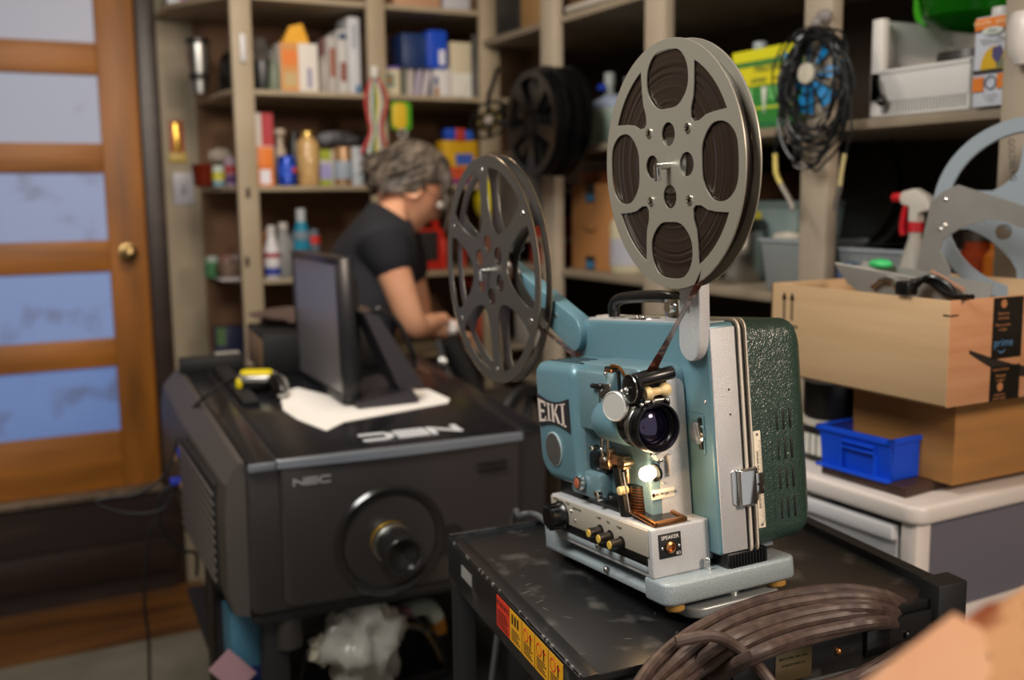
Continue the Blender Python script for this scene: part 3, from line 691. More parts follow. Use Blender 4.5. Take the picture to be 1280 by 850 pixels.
for a, bb in ((.015, .015), (.015, LY-.015), (LX-.015, .015), (LX-.015, LY-.015)):
    p = cp(a, bb, .026); MB().rcyl((p[0]-.012, p[1], p[2]), (p[0]+.012, p[1], p[2]), .026, .006).done('caster', BLACKM, ct)
# stickers and plates on the aprons
AX = Matrix(((-ey_.x, 0, -ex.x, 0), (-ey_.y, 0, -ex.y, 0), (0, 1, 0, 0), (0, 0, 0, 1)))
def apron(t0, z0): p = c00+ey_*t0-ex*.0022; return frame((p.x, p.y, z0), -ey_, (0, 0, 1))
def sticker(x0, x1, z0, z1, m, nm):
    return MB().box((x0, z0, 0), (x1, z1, .0006), m=m).done(nm, m, ct, X=apron(0, 0))
RED = cm('c8321c', .5); YEL = cm('d69a1a', .5); BK = cm('140c08', .5)
sticker(-.254, -.208, CZ-.045, CZ-.006, RED, 'red_warning_sticker')
yb = MB(); yb.box((-.207, CZ-.045, 0), (-.045, CZ-.006, .0006), m=YEL)
for i in range(1, 4): yb.box((-.207+i*.0405, CZ-.045, .0004), (-.2062+i*.0405, CZ-.006, .0009), m=BK)
for i in range(4):
    x = -.207+i*.0405
    for k_ in range(5): yb.box((x+.006, CZ-.041+k_*.003, .0005), (x+.034-(k_ % 3)*.004, CZ-.0398+k_*.003, .0009), m=BK)
    if i:
        yb.lathe([(.0062, 0), (.0078, 0), (.0078, .0004), (.0062, .0004)], (x+.013, CZ-.018, .0005), (0, 0, 1), 18, m=RED, cap=False)
        yb.box((x+.026, CZ-.026, .0005), (x+.029, CZ-.012, .0009), m=BK); yb.box((x+.024, CZ-.017, .0005), (x+.033, CZ-.0145, .0009), m=RED)
    else:
        for k_ in range(3): yb.box((x+.007+k_*.009, CZ-.022, .0005), (x+.012+k_*.009, CZ-.010, .0009), m=BK)
yb.done('yellow_warning_sticker', None, ct, X=apron(0, 0))
text('WARNING', .0095, BK, ct, frame(c00+ey_*.231-ex*.0029+V((0, 0, -.014)), -ey_, (0, 0, 1)), ext=.0001)
wl = MB()
for k_ in range(6): wl.box((-.250, CZ-.042+k_*.0036, .0006), (-.212-(k_ % 3)*.003, CZ-.0406+k_*.0036, .0009))
wl.done('warning_print', BK, ct, X=apron(0, 0))
sticker(-.400, -.355, CZ-.034, CZ-.018, cm('8b8b88', .4), 'metal_tag')
FX = frame((0, 0, 0), ex, (0, 0, 1))
def front(x0, x1, z0, z1, m, nm, h=.001):
    o = c00+ey_*-.006; return MB().box((x0, z0, 0), (x1, z1, h), bev=h*.4).done(nm, m, ct, X=frame((o.x, o.y, 0), ex, (0, 0, 1)))
front(.235, .285, CZ-.055, CZ-.020, mat('brass_plate', '6d6044', .4, .6), 'maker_nameplate')
o_ = c00+ey_*-.0073+ex*.26
text('BRETFORD MFG. INC.', .0042, BK, ct, frame((o_.x, o_.y, CZ-.028), ex, (0, 0, 1)), ext=.0001)
text('SCHILLER PARK, ILL.', .0038, BK, ct, frame((o_.x, o_.y, CZ-.036), ex, (0, 0, 1)), ext=.0001)
front(.175, .215, CZ-.058, CZ-.016, BLACKP, 'outlet_block', .006); front(.36, .395, CZ-.05, CZ-.016, BLACKP, 'outlet_block', .006)
for a in (.323, .425):
    o = c00+ex*a+ey_*-.006; MB().sph((o.x, o.y, CZ-.034), .0048, seg=12).done('bolt', COPPER if a < .4 else BLACKP, ct)
# ---- coiled cable lying over the front right of the cart
CORD = mat('brown_grey_cable', '3e302b', .5, mix=('54443c', 60, .4, .7))
cc = thing('cable_coil', 'thick brown grey cable coil draped over the front of the black cart', 'cable', (0, 0, 0))
rng = random.Random(5)
def hang(k_, n):
    f = (0, .22, .42, .50, .66, .92, 1)[k_]
    g = lambda a, b: (a[0]+(b[0]-a[0])*f, a[1]+(b[1]-a[1])*f)
    top = [onY(*g((772, 930), (815, 930)), .74), onY(*g((790, 872), (850, 890)), .78), onY(*g((825, 822), (895, 852)), .825)]
    top += [onZ(*g(a, b), CZ+.018+.006*(k_ % 2)) for a, b in (((885, 778), (945, 822)), ((955, 750), (1005, 800)), ((1030, 737), (1062, 786)), ((1085, 739), (1095, 780)))]
    top += [onY(*g(a, b), .83) for a, b in (((1130, 756), (1122, 782)), ((1148, 792), (1138, 800)))] + [onY(*g(a, b), .80) for a, b in (((1120, 818), (1112, 822)), ((1060, 846), (1050, 862)), ((985, 868), (980, 890)))]
    return [V(p)+V((rng.uniform(-.002, .002), rng.uniform(-.002, .002), 0)) for p in top]
n = 7
for k_ in range(n): MB().tube(hang(k_, n), .0066, seg=10, sub=6).done('loop', CORD, cc)
e = MB(); e.tube([onZ(845, 802, CZ+.03), onZ(890, 795, CZ+.034), onY(925, 812, .79), onY(955, 842, .76), onY(985, 885, .74)], .0062, seg=10).done('loose_end', CORD, cc)
# ---- power cord of the projector
pcd = thing('mains_cable', 'grey mains cable curving from behind the teal projector onto the black cart', 'cord', (0, 0, 0))
pts = [onZ(x, y, z) for x, y, z in ((735, 683, CZ+.012), (715, 682, CZ+.007), (697, 672, CZ+.007), (685, 655, CZ+.010), (668, 643, CZ+.016), (650, 645, CZ+.012), (640, 660, CZ-.03))]+[onZ(640, 660, CZ-.03)+V((-.02, .05, -.3))]
MB().tube(pts, .0048, seg=8).done('cable', mat('grey_cord', '4a4c4e', .45), pcd)
# ================================================================== BIG DIGITAL CINEMA PROJECTOR
nP = V((0.48539312, 1.89037907, 1.01302388)); nX = V((.99862953, -.05233596, 0)); nY = V((.05225435, .99707244, .0558215)); nZ = nX.cross(nY)
NM = Matrix(((nX.x, nY.x, nZ.x, nP.x), (nX.y, nY.y, nZ.y, nP.y), (nX.z, nY.z, nZ.z, nP.z), (0, 0, 0, 1)))
nc = thing('digital_cinema_projector', 'large charcoal digital cinema projector behind the cart with a wide round lens horn', 'projector', M=NM)
MB().prism(rr(-.058, .572, -.312, -.006, (.02, .02, .012, .006)), .012, .86, 'y', bev=.006).done('body', NECD, nc)
MB().prism(rr(.004, .500, -.298, -.010, (.022, .012, .008, .004), 6), -.004, .03, 'y', bev=.004).done('front_cover', mat('charcoal_front', '312d2c', .36, 0, bump=(600, .05)), nc)
ts = MB(); ts.loft([[(x, y, z) for y, z in ((.004, .0005), (-.005-.010*math.sin(PI*(x+.002)/.51), -.003), (-.006-.010*math.sin(PI*(x+.002)/.51), -.016), (.02, -.014))] for x in [(-.002+.508*i/16) for i in range(17)]])
ts.done('silver_trim', mat('satin_silver_trim', '7c828a', .3, .5), nc)
MB().prism([(.004, .002), (.508, .002), (.508, .84), (.004, .84)], -.008, .0012, 'z', bev=.001).done('top_cover', NECT, nc)
MB().prism([(.512, .004), (.568, .004), (.568, .84), (.512, .84)], -.008, -.001, 'z', bev=.001).done('top_side_strip', NECT, nc)
MB().prism([(-.056, -.002), (-.004, -.002), (-.004, .86), (-.056, .86)], -.008, -.0005, 'z', bev=.001).done('top_left_strip', NECT, nc)
MB().box((-.056, -.006, -.018), (-.004, .012, -.002), bev=.002).done('left_trim', mat('satin_silver_trim', '', 1), nc)
side = [(-.058, -.004), (-.070, -.003), (-.105, -.045), (-.112, -.10), (-.112, -.26), (-.095, -.305), (-.058, -.312)]
def sidering(y, o_): return [(p[0] if p[0] > -.08 else -.06+(p[0]+.06)*o_, y, p[1]) for p in side]
MB().loft([sidering(.018, .72), sidering(.03, .80), sidering(.50, 1.12), sidering(.90, 1.05)]).done('side_panel', NECS, nc, ang=25)
SLX = Matrix.Translation((-.1045, .05, 0)) @ Matrix.Rotation(.042, 4, 'Z')
DKR = cm('0b0a0a', .7)
lv = MB(); lv.box((-.0015, .03, -.275), (.006, .40, -.060), m=DKR, bev=.001, X=SLX)
for i in range(10):
    z = -.263+i*.0195; lv.box((-.006, .035, z), (.004, .395, z+.009), m=mat('louvre_grey', '544e4a', .4), bev=.002, X=SLX)
lv.done('side_louvre', None, nc)
MB().box((-.114, .47, -.26), (-.108, .78, -.08), bev=.004).done('connector_bay', DKR, nc)
for i, (y, z, c_) in enumerate(((.52, -.12, '1c2f9a'), (.52, -.19, '9c7650'), (.60, -.15, '9c7650'))): MB().box((-.122, y-.018, z-.009), (-.113, y+.018, z+.009), bev=.002).done('connector', cm(c_, .5), nc)
# lens horn
horn = mat('horn_black', '1b1a1a', .22, coat=.3)
hx, hz = .217, -.1925
MB().lathe([(.090, .012), (.113, .004), (.1155, -.006), (.110, -.0115), (.100, -.010), (.088, .004), (.062, .042), (.052, .075), (.020, .080)], (hx, 0, hz), (0, 1, 0), 56, cap=False).done('lens_horn', horn, nc)
gl = mat('gold_ring', 'b08a28', .35, .6)
l2 = MB(); ax = (0, -1, 0); o0 = (hx, .078, hz)
l2.lathe([(.040, 0), (.040, .035), (.036, .036), (.036, .052)], o0, ax, 36, m=cm('4a4742', .4), cap=False)
l2.lathe([(.036, .050), (.0405, .053), (.0405, .086), (.039, .088)], o0, ax, 36, m=gl, cap=False)
l2.lathe([(.0395, .087), (.0405, .089), (.0405, .104), (.038, .106)], o0, ax, 36, m=STEEL, cap=False)
l2.lathe([(.036, .103), (.0375, .108), (.0375, .168), (.036, .170), (.032, .168), (.030, .158), (0, .154)], o0, ax, 36, m=horn, cap=False)
l2.done('lens', None, nc)
nb = MB()
for i in range(2): nb.box((.405, -.0125, -.058-i*.014), (.468, -.002, -.055-i*.014))
nb.done('front_grooves', BLK, nc)
nb = MB(); nb.prism(rr(.315, .372, -.235, -.178, .02), -.010, .0, 'y'); nb.sph((.345, -.010, -.205), .007, seg=10); nb.done('release_latch', cm('171413', .4), nc)
LOGO = mat('logo_silver', '9a9a9a', .4, .3)
def nec_logo(par, X, w_, h, name, m_):
    # wide extended letters N E C from bars; local x right, y up
    t_ = h*.26; b_ = MB(); lw = w_*.32; g = w_*.02; z0, z1 = 0, .0008
    b_.prism([(0, 0), (t_, 0), (t_, h*.62), (lw-t_*.6, 0), (lw, 0), (lw, h), (lw-t_, h), (lw-t_, h*.38), (t_*.6, h), (0, h)], z0, z1)
    x = lw+g
    for y in (0, h*.5-t_/2, h-t_): b_.box((x+t_*.7, y, z0), (x+lw, y+t_, z1))
    b_.box((x, 0, z0), (x+t_*.85, h, z1))
    x = 2*(lw+g)
    b_.box((x+t_, 0, z0), (x+lw, t_, z1)); b_.box((x+t_, h-t_, z0), (x+lw, h, z1)); b_.prism([(x, h*.28), (x+t_*1.2, 0), (x+t_*1.2, h), (x, h*.72)], z0, z1)
    return b_.done(name, m_, par, X=X)
nec_logo(nc, frame((.026, -.0062, -.054), (1, 0, 0), (0, 0, 1)), .073, .0155, 'front_logo', LOGO)
nec_logo(nc, frame((.395, .100, .0014), (-1, 0, 0), (0, -1, 0)), .212, .052, 'top_logo', cm('c9ccd0', .4))
text('DIGITAL CINEMA PROJECTOR', .011, cm('7c7f84', .4), nc, frame((.26, .040, .0014), (-1, 0, 0), (0, -1, 0)), ext=.0001)
MB().box((.01, .58, .0012), (.012, .80, .01)).done('groove_edge', BLACKM, nc)
# lower stand
st = thing('equipment_stand', 'black metal stand with shelves holding up the large charcoal projector', 'stand', M=NM)
for x, y in ((-.03, .07), (.50, .07), (-.03, .80), (.50, .80)): MB().box((x, y-.03, -.99), (x+.05, y+.02, -.318), bev=.003).done('leg', BLACKM, st)
MB().cyl((.02, .05, -.40), (.02, .05, -.317), .028).done('front_foot', mat('grey_collar', '2e2a28', .5), st)
for z in (-.60,): MB().box((-.08, .03, z), (.56, .84, z+.012), bev=.002).done('shelf', BLACKM, st)
MB().box((-.05, .02, -.335), (.56, .84, -.315), bev=.003).done('top_frame', BLACKM, st)
MB().box((-.10, .28, -.98), (-.085, .32, -.32), bev=.002).done('side_upright', mat('dark_bronze', '2b241d', .4, .4), st)
# clutter on the stand's shelf
def blob(name, c, r, sc, m, par=None, seed=1, amp=.35, sub=3, fr=2.2, sharp=60, X=None):
    """crumpled closed mass"""
    from mathutils import noise
    b_ = bmesh.new(); bmesh.ops.create_icosphere(b_, subdivisions=sub, radius=1)
    for v in b_.verts:
        n_ = v.co.normalized(); d = noise.noise(n_*fr+V((seed*7.3, 0, 0)))+.5*noise.noise(n_*fr*2.3+V((0, seed*3.1, 0)))
        v.co = V((n_.x*sc[0], n_.y*sc[1], n_.z*sc[2]))*r*(1+amp*d)
    me = bpy.data.meshes.new(name); b_.to_mesh(me); b_.free(); me.materials.append(m)
    for p in me.polygons: p.use_smooth = True
    me.set_sharp_from_angle(angle=math.radians(sharp))
    o = bpy.data.objects.new(name, me); COL.objects.link(o)
    if par is not None: o.parent = par
    o.location = c
    if X is not None: o.matrix_basis = X
    return o
SZ = .415   # world height of the stand shelf near its front
bagm = mat('clear_plastic_bag', '96948c', .3, 0, bump=(18, .8), alpha=.86)
def at(x, y, Y): return onY(x, y, Y)
p = at(452, 800, 1.98); tag(blob('plastic_bag', p, .095, (.9, .7, 1.05), bagm, seed=4, amp=.45, sub=4, fr=1.9, sharp=50), 'crumpled translucent plastic bag on the stand shelf under the large projector', 'bag')
p = at(406, 812, 1.98); tag(blob('paper_wad', p, .032, (1, .8, 1), cm('a09a88', .8), seed=8, amp=.5, sharp=20), 'small crumpled beige paper wad left of the plastic bag', 'paper')
p = at(480, 772, 2.10); tag(blob('pink_cloth', p, .05, (1.3, .6, .5), cm('8d6068', .9), seed=6, amp=.4), 'dusty pink cloth behind the plastic bag under the large projector', 'cloth')
t = thing('paint_bottle', 'white bottle with amber base lying under the large projector near the cart', 'bottle', at(520, 768, 2.15))
MB().tube([(-.06, 0, .01), (-.02, 0, .016), (.03, 0, .012), (.052, 0, -.02)], .020).done('body', cm('8d9488', .5), t)
MB().tube([(.052, 0, -.02), (.058, 0, -.055)], .019, smooth=False).done('base', cm('8a5c1c', .4), t)
for i, (pts, c_) in enumerate((([(365, 790), (430, 785), (500, 783), (540, 790)], '2c2722'), ([(375, 850), (392, 800), (430, 772), (500, 765), (548, 800), (560, 850)], '15120f'), ([(480, 785), (520, 782), (545, 810), (556, 845)], '6e5a3c'))):
    t = thing('loose_cable', ['thin dark cable lying across the stand shelf behind the bag', 'black cable arching over the plastic bag under the large projector', 'tan cable curling right of the plastic bag'][i], 'cable')
    MB().tube([at(x, y, 2.02+.03*i) for x, y in pts], .004).done('wire', cm(c_, .5), t)
t = thing('blue_carton', 'small pale blue carton beside the front foot of the equipment stand', 'box', at(306, 812, 2.06))
MB().box((-.03, -.02, -.09), (.035, .06, .09), bev=.002).done('body', cm('3f6f86', .6), t); MB().box((-.031, -.021, -.09), (.036, .0, -.03), bev=.001).done('label_band', cm('12255c', .6), t)
t = thing('paper_sheet', 'pink and white paper sheet leaning beside the pale blue carton', 'paper', at(292, 838, 2.02))
MB().box((-.03, -.002, -.04), (.025, .002, .04), X=Matrix.Rotation(-.7, 4, 'Y')).done('sheet', cm('a8828a', .7), t)
t = thing('black_bin', 'black plastic bin with raised rim on the stand shelf under the projector', 'bin', at(470, 850, 2.02))
bb_ = MB(); 
for lo, hi in (((-.20, .02, -.10), (-.19, .3, -.02)), ((.17, .02, -.10), (.18, .3, -.02)), ((-.20, .01, -.10), (.18, .02, -.02)), ((-.20, .01, -.105), (.18, .3, -.10))): bb_.box(lo, hi, bev=.002)
bb_.done('tray', BLACKP, t)
# ================================================================== THINGS ON TOP OF THE BIG PROJECTOR
def ntop(x, y, h=0): q = onp(x, y, nP+nZ*h, nZ)-nP; return V((q.dot(nX), q.dot(nY), h))
# white paper
pp_ = [ntop(x, y).xy for x, y in ((350, 492), (372, 486), (420, 498), (485, 490), (535, 488), (562, 500), (560, 505), (500, 516), (430, 529), (408, 540), (372, 526), (354, 514))]
o = MB().prism([tuple(p) for p in pp_], .0018, .0032, 'z').done('paper_stack', cm('e6e2dc', .6), None); o.matrix_world = NM
tag(o, 'white papers lying under the flat monitor on the large projector', 'paper')
# monitor: stands facing left
b0 = ntop(432, 511); b1 = ntop(371, 463)
dvec = (b0-b1); dvec.z = 0; mL = .335; mdir = (V((nX.x, nX.y, 0))*dvec.x+V((nY.x, nY.y, 0))*dvec.y).normalized()
org = nP+nX*b0.x+nY*b0.y; org.z += .012
mup = V((0, 0, 1)); mnr = mdir.cross(mup)        # screen normal: to the left of the image?
if mnr.dot(CRT) > 0: mnr = -mnr
mx = -mdir
tilt = .10; up2 = (mup-mnr*(-.02)).normalized(); mz = mx.cross(up2)
MX = Matrix(((mx.x, up2.x, mz.x, org.x), (mx.y, up2.y, mz.y, org.y), (mx.z, up2.z, mz.z, org.z), (0, 0, 0, 1)))
mo = thing('monitor', 'flat black computer monitor facing left on the large projector', 'monitor', M=MX)
sgn = 1 if mz.dot(mnr) > 0 else -1          # +sgn*z is the screen side
MH = .325; MLn = .40
def zz(a, b_): return (min(a*sgn, b_*sgn), max(a*sgn, b_*sgn))
z_ = zz(-.036, 0)
MB().box((0, 0, z_[0]), (MLn, MH, z_[1]), bev=.004).done('housing', mat('monitor_black', '141418', .3), mo)
z_ = zz(-.002, .0035)
bz = MB()
for lo, hi in (((0, 0), (MLn, .020)), ((0, MH-.017), (MLn, MH)), ((0, 0), (.017, MH)), ((MLn-.017, 0), (MLn, MH))): bz.box((lo[0], lo[1], z_[0]), (hi[0], hi[1], z_[1]), bev=.002)
bz.done('bezel', mat('monitor_black', '', 1), mo)
z_ = zz(0, .0012)
MB().box((.016, .018, z_[0]), (MLn-.016, MH-.015, z_[1])).done('screen', mat('screen_reflection_grey', '6e6a6c', .28, spec=1), mo)  # room reflection on the screen put into the grey base colour
z_ = zz(-.064, -.034); MB().box((.06, .03, z_[0]), (.30, MH-.05, z_[1]), bev=.008).done('rear_housing', BLACKM, mo)
# wedge stand behind
STN = mat('monitor_stand_grey', '2b282d', .4)
ms_ = MB()
def MP(x, y, z): return V((x, y, sgn*z))
for x0, x1 in ((-.012, .07),):
    ms_.loft([[MP(x0, .20, -.05), MP(x0, .19, -.085), MP(x0, .02, -.185), MP(x0, .02, -.125)], [MP(x1, .20, -.05), MP(x1, .19, -.085), MP(x1, .02, -.185), MP(x1, .02, -.125)]])
ms_.done('stand_arm', STN, mo)
ms_ = MB(); ms_.loft([[MP(-.03, -.008, -.02), MP(-.03, -.008, -.165), MP(.21, -.008, -.165), MP(.21, -.008, -.02)], [MP(-.03, .002, -.02), MP(-.03, .020, -.150), MP(.21, .020, -.150), MP(.21, .002, -.02)]])
ms_.done('stand_base', STN, mo)
ms_ = MB(); ms_.tube([MP(.05, .17, -.07), MP(.04, .20, -.10), MP(.03, .17, -.14), MP(.02, .10, -.17), MP(.03, .06, -.18)], .006); ms_.done('cable', BLACKP, mo)
# hand-held scanner
c0 = ntop(322, 490)
hs = thing('barcode_scanner', 'yellow and silver handheld device lying on the large projector left of the papers', 'handheld device', M=NM @ Matrix.Translation((c0.x, c0.y, .002)) @ Matrix.Rotation(-.35, 4, 'Z'))
SV = mat('silver_plastic', 'a8a6a2', .25, .6)
MB().prism(rr(-.042, .048, -.032, .028, .022, 5), .026, .044, 'z', bev=.006).done('head', SV, hs)
MB().prism(rr(-.038, .036, -.025, .022, .018, 5), .042, .050, 'z', bev=.003).done('yellow_cap', cm('d8c312', .4), hs)
MB().box((-.046, -.03, .012), (-.030, .022, .036), bev=.006).done('yellow_window', cm('d8c312', .4), hs)
b_ = MB(); b_.tube([(-.03, -.005, .014), (.02, -.008, .018), (.045, -.03, .030), (.062, -.06, .018), (.07, -.075, .010)], lambda t: (.014+.012*t*(1-t)*2, .016), seg=12); b_.done('grip', BLACKP, hs)
b_ = MB(); b_.tube([(.052, -.012, .040), (.072, -.045, .034), (.078, -.078, .012), (.06, -.088, .008)], .005); b_.done('trim', SV, hs)
wc = thing('scanner_cable', 'thin black cable arcing from the handheld device down the side of the large projector', 'cable')
MB().tube([nP+nX*v.x+nY*v.y+nZ*v.z for v in (ntop(302, 478, .02), ntop(288, 475, .02), ntop(262, 492, .03))]+[onY(x, y, 2.45) for x, y in ((235, 518), (222, 550), (215, 575), (200, 600), (170, 618), (140, 622), (120, 628), (150, 640), (180, 642), (205, 635), (222, 608), (238, 600))], .0035).done('wire', BLACKM, wc)
wc = thing('hanging_cable', 'black cable hanging beside the side louvre of the large projector down to the floor', 'cable')
MB().tube([onY(x, y, 2.75) for x, y in ((240, 598), (215, 605), (200, 640), (186, 670), (182, 720), (181, 760), (186, 800), (187, 850), (190, 900))], .004).done('wire', BLACKM, wc)
wc = thing('looped_cable', 'black cable looping under the blue connector of the large projector', 'cable')
MB().tube([onY(x, y, 2.6) for x, y in ((228, 605), (205, 612), (198, 640), (205, 668), (228, 688), (245, 692), (246, 720))], .0045).done('wire', BLACKM, wc)
wc = thing('cable_plug', 'blue cable plug in the side of the large projector', 'plug', onY(229, 600, 2.42))
MB().box((-.03, -.012, -.008), (.03, .012, .008), bev=.004).done('body', cm('1c2f9a', .4), wc)
# white adapter, box, cloth, rear rail
c0 = ntop(287, 455)
o = MB().box((-.035, -.02, .002), (.030, .03, .030), bev=.004).done('power_adapter', cm('98948c', .5)); o.matrix_world = NM @ Matrix.Translation((c0.x, c0.y, 0)); tag(o, 'small off-white block on the back left of the large projector', 'adapter')
c0 = ntop(345, 468)
eb = thing('electronics_box', 'black electronics box with tan end behind the monitor on the large projector', 'box', M=NM @ Matrix.Translation((c0.x, c0.y, .002)))
MB().box((-.032, -.01, 0), (.28, .2, .10), bev=.004).done('case', BLACKM, eb); MB().box((-.034, .0, .012), (-.031, .19, .088), bev=.001).done('end_panel', cm('80664a', .6), eb)
c0 = ntop(345, 460)
o = blob('brown_cloth', V(), .14, (1.15, .62, .16), mat('brown_cloth', '4c3a33', .9, bump=(30, .5)), seed=3, amp=.25, sharp=60); o.matrix_world = NM @ Matrix.Translation((c0.x+.12, c0.y+.09, .122)); tag(o, 'folded brown cloth on top of the black electronics box', 'cloth')
rr_ = thing('cable_tray', 'low black tray edge along the back left of the large projector top', 'tray', M=NM)
MB().box((-.07, .82, .0), (.09, .86, .035), bev=.003).done('rail', BLACKM, rr_); MB().box((.012, .42, .0016), (.05, .86, .014), bev=.003).done('channel', BLACKM, rr_)
# ================================================================== RIGHT SIDE: DRAWERS, BOXES
XB = 1.30
dw = thing('drawer_unit', 'white plastic drawer unit with smoky clear side panels under the cardboard boxes', 'drawer unit', (1.308, 1.122, 0), math.radians(1.5))
ZT = 1.002
MB().prism(rr(-.014, .34, -.012, .50, .03), ZT-.032, ZT, 'z', bev=.008).done('top', WHITEP, dw)
for x, y in ((0, 0), (0, .455), (.30, 0), (.30, .455)): MB().box((x, y, .02), (x+.034, y+.033, ZT-.03), bev=.004).done('post', WHITEP, dw)
for z in (ZT-.245, ZT-.49, ZT-.75, .02):
    MB().box((.002, .001, z), (.332, .486, z+.052), bev=.004).done('cross_frame', WHITEP, dw)
for z in (ZT-.194, ZT-.439, ZT-.70):
    MB().box((.034, .006, z), (.30, .010, z+.162)).done('side_panel', SMOKE, dw)
    d_ = MB(); d_.box((-.004, .036, z+.004), (.002, .452, z+.150), bev=.003); d_.box((.31, .036, z+.004), (.314, .452, z+.150)); d_.box((.0, .036, z+.004), (.312, .040, z+.13)); d_.box((.0, .448, z+.004), (.312, .452, z+.13)); d_.box((0, .036, z+.002), (.312, .452, z+.006))
    d_.done('drawer', FROSTC, dw)
    MB().box((-.016, .036, z+.128), (.002, .452, z+.152), bev=.004).done('drawer_handle', mat('frosted_rim', 'dadce0', .35, 0, trans=.25), dw)
tag(blob('drawer_contents', V((1.47, 1.35, ZT-.135)), .1, (1.3, 1.6, .45), mat('pale_cloth', 'b7b2a6', .8, mix=('6f86a8', 12, .5, .6)), seed=11, amp=.3), 'pale cloths seen through the frosted front of the white drawer unit', 'cloth')
tag(blob('olive_bag', V((1.56, 1.22, ZT-.15)), .055, (.8, .9, .8), cm('8f8a34', .7), seed=12, amp=.2), 'olive bag seen through the smoky side of the white drawer unit', 'bag')
# dark board on the drawers
bd = thing('wooden_board', 'dark brown board on the white drawer unit under the blue bin', 'board', (0, 0, 0))
A_ = [onZ(x, y, ZT+.002) for x, y in ((1027, 590), (1132, 622), (1190, 606), (1100, 560))]
MB().prism([tuple(p.xy) for p in A_], ZT+.001, ZT+.017, 'z', bev=.001).done('plank', mat('dark_board', '33221a', .5, mix=('4a3226', (4, 30, 4), .4, .7)), bd)
# lower cardboard box
lc = thing('cardboard_box', 'closed kraft cardboard box standing on the drawer unit behind the blue bin', 'box', (1.395, 1.130, ZT+.018))
MB().box((0, 0, 0), (.305, .22, .150), bev=.002).done('body', CARDD, lc)
MB().box((.16, -.0006, .11), (.22, .0, .150)).done('tape', mat('clear_tape', '9c7c52', .25), lc)
pl_ = MB().prism([tuple(p.xy) for p in (onZ(1027, 596, ZT), onZ(1060, 604, ZT), onZ(1190, 610, ZT), onZ(1030, 560, ZT))], ZT, ZT+.001, 'z')
# canisters behind the projector
for i, (z0, c_, lb_) in enumerate(((ZT+.002, '1a1816', 'black canister with white label and cream lid, lower of two behind the blue bin'), (ZT+.083, '141210', 'black canister with white lid, upper of two behind the blue bin'))):
    q = onX(1050, 560, 1.36)
    t = thing('canister', lb_, 'canister', (1.415, 1.42, z0))
    MB().lathe([(.052, 0), (.053, .004), (.053, .064), (.050, .066)], seg=32).done('body', cm(c_, .35), t)
    MB().lathe([(.055, .0), (.056, .006), (.055, .012), (0, .014)], (0, 0, .065), seg=32).done('lid', cm('b9b2a4' if i == 0 else '9aa09e', .4), t)
    if i == 0:
        lb = MB()
        for k_ in range(4): lb.box((-.0545, -.03+k_*.016, .012), (-.0525, -.018+k_*.016, .05))
        lb.done('label', cm('c9c6bd', .5), t)
# blue stacking bin
bn = thing('blue_bin', 'small blue plastic stacking bin with ribbed front on the dark board', 'bin', (0, 0, 0))
zb = ZT+.018
q0 = V((1.330, 1.196, zb)); bw, bdp, bh = .150, .115, .068
Xb = Matrix(((-.06, 1, 0, q0.x), (1, .06, 0, q0.y), (0, 0, 1, q0.z), (0, 0, 0, 1)))  # local x along the front (away), local y depth to the right
b_ = MB(); th = .003
def bloft(pts0, pts1, nm_m=None): b_.loft([[V(p) for p in pts0], [V(p) for p in pts1]], X=Xb)
# front wall leans outward below the lip
b_.loft([[V((0, 0, 0)), V((0, th, 0)), V((0, th-.008, bh)), V((0, -.010, bh))], [V((bw, 0, 0)), V((bw, th, 0)), V((bw, th-.008, bh)), V((bw, -.010, bh))]], X=Xb)
b_.box((0, 0, 0), (th, bdp, bh), X=Xb).box((bw-th, 0, 0), (bw, bdp, bh), X=Xb).box((0, bdp-th, 0), (bw, bdp, bh), X=Xb).box((0, 0, 0), (bw, bdp, th), X=Xb)
b_.box((-.006, -.014, bh-.005), (bw+.006, -.002, bh+.004), bev=.001, X=Xb).box((-.006, -.014, bh-.004), (.003, bdp+.012, bh+.004), bev=.001, X=Xb).box((bw-.003, -.014, bh-.004), (bw+.006, bdp+.012, bh+.004), bev=.001, X=Xb).box((-.006, bdp-.002, bh-.004), (bw+.006, bdp+.012, bh+.010), bev=.001, X=Xb)
b_.done('shell', BLUEP, bn)
b_ = MB()
for z in (.042, .052): b_.box((.030, -.016, z), (.098, -.004, z+.003), bev=.001, X=Xb)
b_.box((.028, -.012, .004), (.031, -.002, .058), X=Xb).box((.097, -.012, .004), (.100, -.002, .058), X=Xb).box((-.002, -.016, -.001), (bw+.002, -.001, .004), bev=.001, X=Xb)
b_.done('front_ribs', BLUEP, bn)
# ---- open shipping box with odds and ends
y0, y1, zb0, zb1 = 1.072, 1.465, 1.170, 1.334
sb_ = thing('shipping_box', 'open printed cardboard shipping box of metal parts stacked on the kraft box', 'box', (XB, y0, zb0))
BH = zb1-zb0; BL = y1-y0; BW = .30
def wall(lo, hi, n_): MB().box(lo, hi, bev=.001).done(n_, CARD, sb_)
wall((0, 0, 0), (.005, BL, BH), 'side_wall'); wall((BW-.005, 0, 0), (BW, BL, BH+.012), 'side_wall'); wall((0, BL-.005, 0), (BW, BL, BH), 'end_wall'); wall((0, 0, 0), (BW, BL, .004), 'bottom')
MB().box((0.0005, -.0005, 0), (BW, .005, BH), bev=.001).done('end_wall', mat('cardboard_tungsten_lit', 'b3835e', .75, 0, mix=('a26c44', (3, 3, 40), .4, .7)), sb_)  # same cardboard, tungsten light on this end painted in as browner colour
INK = cm('1c140f', .6)
ar = MB()
for y in (BL-.055, BL-.035): ar.box((-.0008, y-.002, .100), (0, y+.002, .145)); ar.prism([(y-.0065, .137), (y+.0065, .137), (y, .151)], -.0008, 0, 'x')
